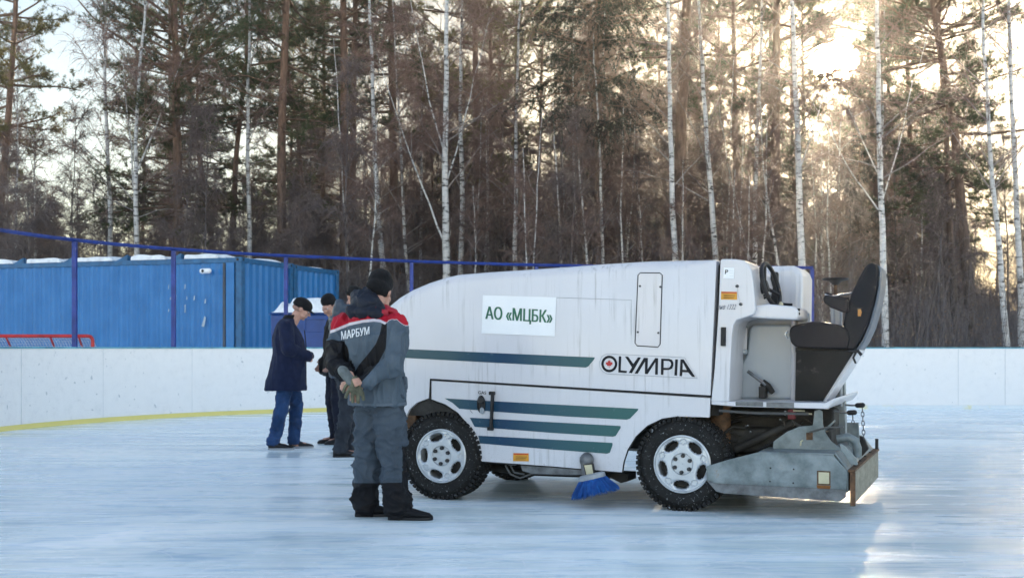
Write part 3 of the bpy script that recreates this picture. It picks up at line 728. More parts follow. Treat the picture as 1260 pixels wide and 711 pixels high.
def pine(name, parent, pts, r0, H, seed, zc=None, lmax=2.6, gold=False, nb=52, dens=1.0, dead=14):
    rng = np.random.default_rng(seed); T = trunk_path(pts, H, 18, rng, .04)
    zc = zc or H*.42
    rad = r0*(1-np.linspace(0, 1, 18)**1.3*.86); rad[0] *= 1.25
    tp = TreeParts(); tp.tube(T[None], rad[None], 12); link('trunk', tp.mesh('trunk', [FM['pine']], smooth_=True), None, parent)
    tp = TreeParts()
    def base(z): return np.stack([np.interp(z, T[:, 2], T[:, 0]), np.interp(z, T[:, 2], T[:, 1]), z], -1)
    u = np.sort(rng.random(nb)); z = zc+(H-.3-zc)*u; az = rng.random(nb)*6.283
    L = lmax*(0.35+0.75*np.sin(np.pi*np.clip(.12+u*.83, 0, 1))**.8)*rng.uniform(.55, 1.15, nb); el = R(-12)+u*R(50)+rng.normal(0, R(12), nb)
    P = curved(base(z), azdir(az, el), L, 7, rng.uniform(-.05, .22, nb), rng, .045)
    tp.tube(P, (r0*.20*(L/lmax+.3))[:, None]*np.linspace(1, .22, 7)[None]+.008, 4, 0)
    # bare dead branches below the crown
    zd = rng.uniform(max(2.5, zc*.35), zc+1.5, dead); Ld = rng.uniform(.5, 2.4, dead); Pd = curved(base(zd), azdir(rng.random(dead)*6.283, rng.normal(R(2), R(16), dead)), Ld, 6, rng.normal(-.12, .1, dead), rng, .07)
    tp.tube(Pd, np.full((dead, 1), .022)*np.linspace(1, .25, 6)[None], 3, 0)
    sd = 5; b = along(Pd, rng.uniform(.3, 1, (dead, sd))).reshape(-1, 3); d = unit(np.repeat(Pd[:, -1]-Pd[:, 0], sd, 0)+rng.normal(0, .7, (dead*sd, 3)))
    tp.tube(curved(b, d, rng.uniform(.2, .8, dead*sd), 4, np.full(dead*sd, -.1), rng, .08), np.full((dead*sd, 1), .008)*np.linspace(1, .4, 4)[None], 3, 0)
    ns = 11; tt = rng.uniform(.3, 1.0, (nb, ns)); b = along(P, tt).reshape(-1, 3)
    d0 = unit(np.repeat(P[:, -1]-P[:, 0], ns, 0)); d = unit(d0+rng.normal(0, .75, d0.shape)*np.array([1, 1, .55])+np.array([0, 0, .12]))
    Ls = np.repeat(L, ns)*rng.uniform(.13, .36, nb*ns)+.12
    S = curved(b, d, Ls, 4, rng.uniform(-.1, .35, nb*ns), rng, .06)
    tp.tube(S, np.full((nb*ns, 1), .011)*np.linspace(1, .5, 4)[None], 3, 0)
    nf = int(7*dens); C = along(S, rng.uniform(.35, 1.02, (nb*ns, nf))).reshape(-1, 3)+rng.normal(0, .05, (nb*ns*nf, 3))
    nn = 14; Cn = np.repeat(C, nn, 0); D = unit(rng.normal(0, 1, Cn.shape)+np.array([0, 0, .45])+.5*np.repeat(np.repeat(d, nf, 0), nn, 0))
    tp.needles(Cn+D*.01, D, rng.uniform(.08, .17, len(Cn)), rng.uniform(.010, .021, len(Cn)), rng, 1)
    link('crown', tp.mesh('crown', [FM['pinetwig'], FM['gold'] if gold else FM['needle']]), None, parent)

def birch(name, parent, pts, r0, H, seed, zc=None, nb=26, lmax=3.2, dens=1.0, white=True, spread=1.0, forks=(), tw=1.0):
    rng = np.random.default_rng(seed); T = trunk_path(pts, H, 22, rng, .035)
    zc = zc or H*.3
    rad = r0*1.15*(1-np.linspace(0, 1, 22)**.9*.93)+.006
    tp = TreeParts(); tp.tube(T[None], rad[None], 10)
    def base(z): return np.stack([np.interp(z, T[:, 2], T[:, 0]), np.interp(z, T[:, 2], T[:, 1]), z], -1)
    F2 = []
    for (zf, dirx, Lf, rf) in forks:      # strong white side stems
        b = base(np.array([zf])); P = curved(b, unit(np.array([[dirx, rng.normal(0, .15), 1.0]])), np.array([Lf]), 10, np.array([.14]), rng, .028); F2.append(P)
        tp.tube(P, (rf*.72*np.linspace(1, .15, 10))[None], 7)
    link('trunk', tp.mesh('trunk', [FM['birch'] if white else FM['grey']], smooth_=True), None, parent)
    tp = TreeParts()
    u = np.sort(rng.random(nb)); z = zc+(H-.4-zc)*u; az = rng.random(nb)*6.283
    el = R(38)+u*R(28)+rng.normal(0, R(9), nb); L = lmax*(1-.62*u)*rng.uniform(.45, 1.15, nb)
    B0 = base(z); D0 = azdir(az, el)
    for P in F2:
        k = 7; tb = rng.uniform(.25, .95, (1, k)); B0 = np.concatenate([B0, along(P, tb)[0]]); D0 = np.concatenate([D0, azdir(rng.random(k)*6.283, rng.normal(R(45), R(10), k))]); L = np.concatenate([L, rng.uniform(.5, 1.5, k)]); u = np.concatenate([u, np.full(k, .6)])
    nb = len(L)
    P = curved(B0, D0, L, 7, -rng.uniform(.05, .28, nb)*spread, rng, .035)
    tp.tube(P, (.010+.010*L/2)[:, None]*np.linspace(1, .25, 7)[None], 4, 0)
    ns = 8; b = along(P, rng.uniform(.2, 1, (nb, ns))).reshape(-1, 3); d0 = unit(np.repeat(P[:, -1]-P[:, 0], ns, 0)); d = unit(d0+rng.normal(0, .5, d0.shape))
    Ls = np.repeat(L, ns)*rng.uniform(.15, .42, nb*ns)+.15; S = curved(b, d, Ls, 5, -rng.uniform(.05, .45, nb*ns), rng, .04)
    tp.tube(S, np.full((nb*ns, 1), .009*tw)*np.linspace(1, .5, 5)[None], 3, 1)
    nw = int(9*dens); b = along(S, rng.uniform(.15, 1, (nb*ns, nw))).reshape(-1, 3); d = unit(np.repeat(d, nw, 0)*.6+rng.normal(0, .5, b.shape))
    W = curved(b, d, rng.uniform(.18, .55, len(b)), 4, -rng.uniform(.1, .9, len(b)), rng, .05)
    tp.tube(W, np.full((len(b), 1), .0058*tw)*np.linspace(1, .6, 4)[None], 3, 1)
    link('crown', tp.mesh('crown', [FM['birchlimb'] if white else FM['grey'], FM['twig'] if white else FM['greytwig']]), None, parent)

def spruce(name, parent, pts, r0, H, seed, zc=1.0, lmax=3.0, green=True, nb=110, dn=30, nw=1.0):
    rng = np.random.default_rng(seed); T = trunk_path(pts, H, 16, rng, .03)
    tp = TreeParts(); tp.tube(T[None], (r0*np.linspace(1, .08, 16))[None], 9); link('trunk', tp.mesh('trunk', [FM['pinetwig']], smooth_=True), None, parent)
    def base(z): return np.stack([np.interp(z, T[:, 2], T[:, 0]), np.interp(z, T[:, 2], T[:, 1]), z], -1)
    u = np.sort(rng.random(nb)); z = zc+(H-.2-zc)*u; L = lmax*(1-u)**.75*rng.uniform(.6, 1.15, nb)+.15; az = rng.random(nb)*6.283
    P = curved(base(z), azdir(az, R(-8)+u*R(35)+rng.normal(0, R(6), nb)), L, 6, rng.uniform(-.12, .05, nb), rng, .03)
    tp = TreeParts(); tp.tube(P, (.010+.010*L)[:, None]*np.linspace(1, .25, 6)[None], 4, 0)
    ns = 16; b = along(P, rng.uniform(.12, 1, (nb, ns))).reshape(-1, 3); d0 = unit(np.repeat(P[:, -1]-P[:, 0], ns, 0)); d = unit(d0*.6+rng.normal(0, .5, d0.shape)*np.array([1, 1, .3])+np.array([0, 0, -.35]))
    S = curved(b, d, np.repeat(L, ns)*rng.uniform(.08, .25, nb*ns)+.15, 4, -rng.uniform(.1, .7, nb*ns), rng, .04)
    tp.tube(S, np.full((nb*ns, 1), .008)*np.linspace(1, .5, 4)[None], 3, 0)
    nn = dn; C = along(S, rng.uniform(0, 1, (nb*ns, nn))).reshape(-1, 3); D = unit(rng.normal(0, .6, C.shape)+np.array([0, 0, -.35])+np.repeat(d, nn, 0)*.8)
    tp.needles(C, D, rng.uniform(.05, .12, len(C)), rng.uniform(.012, .024, len(C))*nw, rng, 1)
    link('crown', tp.mesh('crown', [FM['pinetwig'], FM['spruce']]), None, parent)

def make_tree(fn, kind, label, cat, px, Y, r0, H, seed, group=None, **kw):
    """px: [(column, row), ...] of the trunk from the ground up, at its own distance Y"""
    pts = [at(x, y, Y) for x, y in px]
    d = (pts[1]-pts[0]); b = pts[0] - d*((pts[0].z-.15)/d.z) if d.z > .1 else Vector((pts[0].x, Y, .15))
    root = empty(kind, b); tag(root, label, cat, group)
    loc = [Vector((0, 0, 0))] + [p-b for p in pts if (p-b).z > .3]
    fn(kind, root, [tuple(p) for p in loc], r0, H, seed, **kw)
    return root

def forest():
    rr = random.Random(11)
    g = 'birches at the forest edge'
    B = [  # pixels, Y, radius, height, label, extra
        ([(134, 300), (130, 150), (127, 0)], 40, .085, 17, 'slim birch between the leftmost pine and the dense dark pine', dict(dens=.6)),
        ([(167, 300), (168, 165), (172, 100), (180, 0)], 39, .09, 16, 'birch forking halfway up in front of the dense dark pine', dict(forks=((6.5, .35, 5, .05), (5.6, -.15, 6, .045)))),
        ([(307, 320), (304, 180), (306, 0)], 40, .085, 17, 'straight pale birch above the right corner of the near container', {}),
        ([(471, 330), (463, 180), (458, 0)], 40, .10, 17, 'leaning birch directly behind the front of the white machine', dict(dens=1.5)),
        ([(548, 330), (545, 200), (543, 0)], 38, .125, 18, 'thick white birch with many rising limbs left of the sign on the machine', dict(dens=1.6, forks=((4.2, -.45, 6, .05), (6, .3, 5, .04), (7, -.3, 5, .04)))),
        ([(565, 330), (566, 150), (568, 30)], 40.5, .10, 17, 'birch standing just right of the thickest birch', dict(dens=1.4)),
        ([(632, 325), (634, 130), (637, 40)], 40, .09, 15, 'birch rising over the white sign on the machine', dict(dens=.8)),
        ([(692, 330), (688, 260), (682, 170)], 37.5, .05, 8.5, 'thin crooked young birch, leftmost of the thin stems above the machine', dict(nb=12, lmax=1.5)),
        ([(706, 330), (704, 100)], 38.5, .07, 12, 'thin birch with low forking limbs left of the spruce', dict(nb=16, forks=((2.9, .5, 3.5, .025), (3.2, -.5, 3.4, .025)))),
        ([(722, 330), (716, 260), (709, 170)], 37, .045, 8, 'leaning thin young birch under the spruce', dict(nb=10, lmax=1.4)),
        ([(740, 330), (738, 200), (728, 70)], 38, .06, 11.5, 'slender white stem straight below the spruce crown', dict(nb=14, lmax=1.8)),
        ([(768, 330), (771, 180)], 38, .04, 8.5, 'pale young stem above the small hatch door, left one of two', dict(nb=10, lmax=1.3)),
        ([(777, 330), (782, 190)], 39, .045, 8.5, 'pale young stem above the small hatch door, right one of two', dict(nb=10, lmax=1.3)),
        ([(828, 330), (824, 200), (821, 0)], 37, .095, 18, 'clean white birch in front of the stout orange pine', dict(nb=20, dens=.8)),
        ([(883, 335), (870, 160), (862, 0)], 37.5, .095, 17, 'birch leaning left above the gap behind the tank', dict(dens=1.0)),
        ([(928, 335), (932, 200), (938, 60)], 38.5, .085, 15, 'knotty birch behind the steering wheel', dict(dens=1.0, forks=((3.4, -.3, 5, .035),))),
        ([(956, 330), (944, 265), (936, 180)], 37, .045, 9, 'thin birch leaning left just right of the steering wheel', dict(nb=12, lmax=1.6)),
        ([(988, 335), (984, 130), (981, 0)], 36, .11, 18, 'tall white birch immediately left of the low sun', dict(dens=1.0, forks=((6.2, .35, 4, .035),))),
        ([(1090, 428), (1083, 200), (1080, 0)], 33, .085, 18, 'white birch behind the backrest of the driver seat', dict(nb=26, dens=.6, forks=((4.6, -.75, 3.6, .03), (5.6, -.5, 3.2, .026), (4.9, .30, 4.5, .03)), lmax=2.6)),
        ([(1241, 428), (1220, 200), (1212, 30)], 34, .08, 15, 'leaning birch by the right edge of the photo', dict(dens=.6)),
        ([(1258, 428), (1248, 150), (1246, 0)], 35, .09, 17, 'birch at the very right edge of the photo', dict(dens=.6)),
        ([(19, 300), (22, 200)], 41, .06, 9, 'small grey birch low at the left edge', dict(nb=14)),
        ([(46, 300), (45, 210)], 42, .05, 9, 'thin birch between the left edge and the first fence post', dict(nb=14)),
        ([(1010, 335), (1006, 150)], 42, .06, 8.5, 'slim birch straight below the sun', dict(nb=18)),
        ([(600, 330), (602, 200)], 43, .05, 10, 'slim birch behind and left of the birch over the sign', dict(nb=14)),
        ([(505, 330), (500, 200), (492, 60)], 42, .07, 14, 'slim leaning birch between the leaning birch and the thickest birch', dict(dens=1.5))]
    for i, (px, Y, r, H, lab, kw) in enumerate(B):
        make_tree(birch, 'birch_tree', lab, 'birch', px, Y, r, H, 100+i, g, **kw)
    g = 'pines standing among the birches'
    Pn = [
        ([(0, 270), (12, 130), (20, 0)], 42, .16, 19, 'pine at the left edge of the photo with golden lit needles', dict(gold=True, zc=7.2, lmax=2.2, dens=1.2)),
        ([(218, 275), (216, 130), (213, 0)], 41, .19, 20, 'dense dark pine with a straight trunk left of the leaning pine', dict(zc=5.0, lmax=3.2, dens=1.3, nb=78)),
        ([(256, 275), (238, 150), (222, 40)], 44, .13, 17, 'leaning pine crossing behind the dense dark pine', dict(zc=6.5)),
        ([(286, 290), (296, 150), (303, 60)], 43, .13, 17, 'pine leaning right beside the straight pale birch', dict(zc=6, lmax=2.4)),
        ([(345, 270), (349, 100), (352, 0)], 40, .18, 21, 'tall red barked pine above the navy coated man', dict(zc=8, lmax=3.0, dead=24)),
        ([(373, 270), (366, 170), (356, 100)], 46, .13, 17, 'slimmer pine right behind the tall red barked pine', dict(zc=6)),
        ([(423, 300), (424, 120), (422, 0)], 42, .19, 22, 'stout bare trunked pine above the two hidden men, left of its twin', dict(zc=8.5, dead=22)),
        ([(433, 300), (434, 120), (436, 0)], 44, .16, 22, 'twin pine touching the stout bare trunked pine on its right', dict(zc=9)),
        ([(486, 300), (482, 100), (479, 0)], 47, .2, 22, 'pine in the copper haze of twigs left of the thick birch', dict(zc=9)),
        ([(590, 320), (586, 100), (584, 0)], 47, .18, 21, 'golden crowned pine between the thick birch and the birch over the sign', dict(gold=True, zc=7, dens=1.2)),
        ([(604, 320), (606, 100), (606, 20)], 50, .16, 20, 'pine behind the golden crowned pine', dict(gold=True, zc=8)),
        ([(662, 280), (666, 120), (668, 25)], 52, .16, 15.2, 'slender pine whose tip shows in the gap of sky left of the spruce', dict(zc=6, lmax=2.6, dens=.6, nb=40)),
        ([(834, 330), (837, 120), (841, 0)], 40, .24, 24, 'stout orange pine behind the clean white birch', dict(zc=9.5, dead=30)),
        ([(953, 330), (954, 120), (956, 0)], 42, .19, 23, 'pine with a dark straight trunk left of the tall white birch', dict(zc=9)),
        ([(1188, 330), (1170, 150), (1142, 0)], 41, .2, 20, 'big dark pine leaning left over the right-hand boards', dict(zc=6.0, lmax=3.3, dens=1.25, nb=72)),
        ([(1172, 330), (1166, 200), (1160, 100)], 43, .15, 16, 'smaller pine tucked against the big leaning pine', dict(zc=6, lmax=2.4)),
        ([(905, 330), (902, 100)], 49, .18, 21, 'pine behind the console between birches', dict(zc=7)),
        ([(1078, 330), (1084, 150)], 50, .16, 20, 'pine just right of the sun and left of the seat birch', dict(zc=9)),
        ([(1120, 330), (1118, 150)], 52, .18, 19, 'pine between the seat birch and the big leaning pine', dict(zc=6.5)),
        ([(994, 330), (992, 150)], 58, .16, 21, 'farther pine close on the left of the sun', dict(zc=6, nb=60, lmax=1.7)),
        ([(1074, 330), (1070, 150)], 60, .16, 23, 'farther pine close on the right of the sun', dict(zc=6, nb=60, lmax=1.8)),
        ([(1098, 330), (1096, 150)], 57, .16, 22, 'farther pine right of the seat birch', dict(zc=6, nb=66)),
        ([(975, 330), (973, 150)], 60, .16, 23, 'farther pine showing just left of the tall white birch', dict(zc=6, nb=60)),
        ([(1030, 330), (1031, 150)], 72, .15, 14.5, 'farther pine whose tip ends just under the sun', dict(zc=4, nb=70)),
        ([(395, 290), (398, 150)], 50, .14, 18, 'thin pine between the red barked pine and the stout twins', dict(zc=6.5))]
    for i, (px, Y, r, H, lab, kw) in enumerate(Pn):
        make_tree(pine, 'pine_tree', lab, 'pine', px, Y, r, H, 200+i, g, **kw)
    make_tree(spruce, 'spruce_tree', 'dark green spruce with drooping branches above the middle of the machine', 'spruce', [(737, 330), (736, 0)], 38.5, .2, 18.5, 301, None, zc=7.6, lmax=2.9, nb=170, dn=46, nw=1.5)
    make_tree(spruce, 'spruce_tree', 'dark spruce partly hidden behind the thin young birches', 'spruce', [(716, 330), (718, 200)], 47, .16, 10.5, 302, None, zc=.8, lmax=2.6, nb=110)
    make_tree(spruce, 'spruce_tree', 'young dark spruce behind the driver seat birch', 'spruce', [(1062, 330), (1062, 250)], 46, .13, 9.5, 303, None, zc=.6, lmax=2.3, nb=90)

    # prototypes copied through the depth of the wood
    def proto(fn, kind, lab, cat, group, H, r, seed, **kw):
        root = empty(kind, (0, 0, 0)); tag(root, lab, cat, group); fn(kind, root, [(0, 0, 0), (rr.uniform(-.2, .2), 0, H*.5)], r, H, seed, **kw); return root
    gp, gb, gs, ge = 'pines deep in the wood', 'birches deep in the wood', 'grey saplings filling the understorey', 'dark spruces deep in the wood'
    pr = {'p': [proto(pine, 'pine_tree', 'dim pine deep in the wood behind the nearer named trunks', 'pine', gp, 19+i*1.5, .16, 400+i, zc=7+i, nb=46, lmax=2.8) for i in range(3)],
          'b': [proto(birch, 'birch_tree', 'birch deep in the wood with a copper haze of fine twigs', 'birch', gb, 14+i*1.5, .08, 410+i, dens=1.8, nb=36, tw=1.15, zc=3.5, lmax=3.2) for i in range(3)],
          's': [proto(birch, 'bare_sapling', 'bare grey sapling in the dense understorey behind the rink', 'sapling', gs, 5.5+i*1.4, .035, 420+i, white=False, nb=30, lmax=2.2, zc=.6, dens=1.0, tw=1.15) for i in range(4)],
          'e': [proto(spruce, 'spruce_tree', 'dark spruce deep in the wood between the trunks', 'spruce', ge, 9+i*3, .13, 430+i, lmax=2.2, nb=80) for i in range(2)]}
    pr['y'] = [proto(birch, 'birch_tree', 'slim pale young birch among the dark understorey at the wood edge', 'birch', 'slim pale young birches along the wood edge', 6.5+i*1.5, .034, 440+i, nb=14, lmax=1.5, zc=1.5, dens=.7) for i in range(4)]
    used = set()
    def put(k, x, Y, s=1.0):
        p = rr.choice(pr[k]); o = p if p.name not in used else copy_tree(p); used.add(p.name)
        o.location = (x, Y, .15); o.rotation_euler = (R(rr.uniform(-2.5, 2.5)), R(rr.uniform(-2.5, 2.5)), rr.uniform(0, 6.28)); o.scale = (s, s, s*rr.uniform(.92, 1.08))
    def thin(px):   # the wood is open where the photo shows sky
        return .45 if (1190 < px < 1265) else (.55 if px >= 1265 else 1.0)
    def fill(k, n, y0, y1, smin, smax, skip=()):
        c = 0; tries = 0
        while c < n and tries < n*20:
            tries += 1
            Y = rr.uniform(y0, y1); px = rr.uniform(-150, 1560)
            if rr.random() > thin(px) or any(a < px < b for a, b in skip): continue
            put(k, (px-HX)/F*Y, Y, rr.uniform(smin, smax)); c += 1
    sky = ((60, 155), (628, 705), (1190, 1265), (985, 1065))
    fill('p', 24, 54, 88, .8, 1.1, sky + ((240, 345), (375, 410)))
    fill('b', 56, 43, 78, .75, 1.15, sky + ((30, 200), (230, 340)))
    fill('e', 36, 50, 85, .8, 1.2, ((-200, 440), (995, 1060), (1195, 1270)))
    fill('s', 240, 37, 74, .6, 1.1); fill('y', 34, 36, 47, .7, 1.15, ((-200, 430), (1190, 1400)))
    for k in pr:
        for p in pr[k]:
            if p.name not in used:
                for c in list(p.children): bpy.data.objects.remove(c)
                bpy.data.objects.remove(p)

    # undergrowth: thousands of thin stems nobody could count
    rng = np.random.default_rng(5); n = 8500
    Y = rng.uniform(31.5, 66, n)**1.0; px = rng.uniform(-80, 1340, n); X = (px-HX)/F*Y
    h = rng.uniform(.8, 3.3, n)*(.7+.6*rng.random(n)); b = np.stack([X, Y, np.full(n, .15)], 1)
    keep = ~((Y < 34.5) & (X < -2)); b, h = b[keep], h[keep]; n = len(h)
    d = unit(np.stack([rng.normal(0, .22, n), rng.normal(0, .22, n), np.ones(n)], 1)); S = curved(b, d, h, 5, np.zeros(n), rng, .05)
    tp = TreeParts(); tp.tube(S, (.005+.0028*h)[:, None]*np.linspace(1, .3, 5)[None], 3, 0)
    k = 7; bb = along(S, rng.uniform(.25, 1, (n, k))).reshape(-1, 3); dd = unit(np.repeat(d, k, 0)+rng.normal(0, .6, bb.shape))
    W = curved(bb, dd, np.repeat(h, k)*rng.uniform(.12, .4, n*k), 4, rng.normal(0, .15, n*k), rng, .08); tp.tube(W, np.full((n*k, 1), .004)*np.linspace(1, .5, 4)[None], 3, 1)
    m = 26000; C = along(W[rng.integers(0, n*k, m)], rng.random((m, 1)))[:, 0]; D = unit(rng.normal(0, 1, C.shape)+np.array([0, 0, -.6])); tp.needles(C, D, rng.uniform(.03, .07, m), rng.uniform(.02, .05, m), rng, 2)
    u = link('undergrowth', tp.mesh('undergrowth', [FM['grey'], FM['greytwig'], FM['leaf']])); tag(u, 'dense grey brown brushwood behind the boards', 'undergrowth', kind='stuff')
    # the far side of the wood closes as one mass of trunks and twigs
    n = 2000; Y = rng.uniform(90, 150, n); px = rng.uniform(-250, 1500, n)
    op = ((px > 45) & (px < 160)) | ((px > 1190) & (px < 1270)); kp = ~(op & (rng.random(n) < .35)); Y, px = Y[kp], px[kp]; n = len(Y)
    X = (px-HX)/F*Y; h = rng.uniform(7, 19, n)*np.where((px < 420) | ((px > 610) & (px < 700)), .72, 1.0)*np.where((px > 1190) & (px < 1270), .5, 1)
    b = np.stack([X, Y, np.full(n, .15)], 1); d = unit(np.stack([rng.normal(0, .05, n), rng.normal(0, .05, n), np.ones(n)], 1)); S = curved(b, d, h, 5, np.zeros(n), rng, .01)
    tp = TreeParts(); tp.tube(S, (.012*h)[:, None]*np.linspace(1, .15, 5)[None], 4, 0)
    k = 26; bb = along(S, rng.uniform(.08, 1, (n, k))).reshape(-1, 3); az = rng.random(n*k)*6.283
    W = curved(bb, azdir(az, rng.normal(R(25), R(20), n*k)), rng.uniform(.8, 2.6, n*k), 4, rng.normal(-.05, .2, n*k), rng, .08); tp.tube(W, np.full((n*k, 1), .022)*np.linspace(1, .35, 4)[None], 3, 1)
    k2 = 3; b3 = along(W, rng.uniform(.2, 1, (n*k, k2))).reshape(-1, 3); W3 = curved(b3, unit(rng.normal(0, 1, b3.shape)), rng.uniform(.4, 1.2, len(b3)), 3, rng.normal(-.1, .3, len(b3)), rng, .08); tp.tube(W3, np.full((len(b3), 1), .012)*np.linspace(1, .5, 3)[None], 3, 1)
    u = link('distant_wood', tp.mesh('distant_wood', [FM['grey'], FM['greytwig']])); tag(u, 'far side of the bare wood seen between the trunks', 'woodland', kind='stuff')
forest()
# ============================================================ ICE RESURFACER
d1 = F*HC/200.0; d2 = F*HC/185.6
VP1 = Vector(((839-HX)/F*d1, d1, 0)); VP2 = Vector(((543-HX)/F*d2, d2, 0))
ax = VP1-VP2; WB = ax.length; TH = math.atan2(-ax.y, ax.x)
veh = empty('ice_resurfacer', VP1, -TH)
tag(veh, 'white ice resurfacing machine with teal stripes standing on the rink ice', 'ice resurfacer')
U_ = Vector((math.cos(TH), -math.sin(TH), 0)); V_ = Vector((math.sin(TH), math.cos(TH), 0))

def S(px, py, v=0.0):
    """point of the machine's own length/height plane at width v, read off the photo"""
    d = Vector(((px-HX)/F, 1, (HY-py)/F)); o = Vector((0, 0, HC)) - VP1
    t = (v - o.dot(V_))/d.dot(V_); p = o + d*t
    return (p.dot(U_), p.z)
def SP(pts, v=0.0): return [S(x, y, v) for x, y in pts]
def P3(px, py, v): u, z = S(px, py, v); return Vector((u, v, z))

def arc(cx, cy, r, a0, a1, n, ry=None):
    ry = ry or r
    return [(cx+r*math.cos(R(a0+(a1-a0)*i/n)), cy+ry*math.sin(R(a0+(a1-a0)*i/n))) for i in range(n+1)]

W = 1.78   # width of the machine
def decal_poly(name, pts, m, v=-0.003, parent=None, holes=(), uz=None):
    loops = [[Vector((p[0], p[1], 0)) for p in l] for l in [pts]+list(holes)]
    flat = [p for l in loops for p in l]; tri = tessellate_polygon(loops)
    mb = MB(); q = [S(p.x, p.y, v) for p in flat]; mb.add([(a, v, b) for a, b in q], [tuple(t) for t in tri])
    me = mb.mesh(name); o = link(name, me, m, parent or veh); return o

def text_mesh(s, bold=0.0, shear=0.0, size=1.0):
    cu = bpy.data.curves.new('lettering', 'FONT'); cu.body = s; cu.shear = shear; cu.resolution_u = 3
    o = bpy.data.objects.new('lettering', cu); COL.objects.link(o)
    dg = bpy.context.evaluated_depsgraph_get(); dg.update(); me = bpy.data.meshes.new_from_object(o.evaluated_get(dg))
    bpy.data.objects.remove(o)
    bm = bmesh.new(); bm.from_mesh(me); bmesh.ops.triangulate(bm, faces=bm.faces)
    bm.verts.index_update(); base = [([v.co.copy() for v in bm.verts], [[v.index for v in f.verts] for f in bm.faces])]; bm.free()
    vs, fs = base[0]; V = []; Fc = []
    for k, dx in enumerate((0, -bold, bold) if bold else (0,)):
        n0 = len(V); V += [(p.x+dx, p.y, k*.001) for p in vs]; Fc += [[i+n0 for i in f] for f in fs]
    me = bpy.data.meshes.new('lettering'); me.from_pydata(V, [], Fc); return me

def decal_text(name, s, quad, m, v=-0.005, bold=0.0, shear=0.0, parent=None):
    """lettering fitted into a pixel quad tl, tr, br, bl"""
    me = text_mesh(s, bold, shear); xs = [p.co.x for p in me.vertices]; ys = [p.co.y for p in me.vertices]
    x0, x1, y0, y1 = min(xs), max(xs), min(ys), max(ys); tl, tr, br, bl = [Vector(q) for q in quad]
    for p in me.vertices:
        a = (p.co.x-x0)/(x1-x0); b = (y1-p.co.y)/(y1-y0)
        q = (tl*(1-a)+tr*a)*(1-b)+(bl*(1-a)+br*a)*b; vv = v-p.co.z*.3; u, z = S(q.x, q.y, vv); p.co = (u, vv, z)
    return link(name, me, m, parent or veh)

def line_decal(name, pts, w, m, v=-0.0025, closed=False, parent=None):
    """thin raised seam along a pixel path"""
    P = [P3(x, y, v) for x, y in pts]
    if closed: P.append(P[0]); P.append(P[1])
    mb = MB(); mb.tube(P, w, 4, caps=False); return mb.build(name, m, parent or veh)

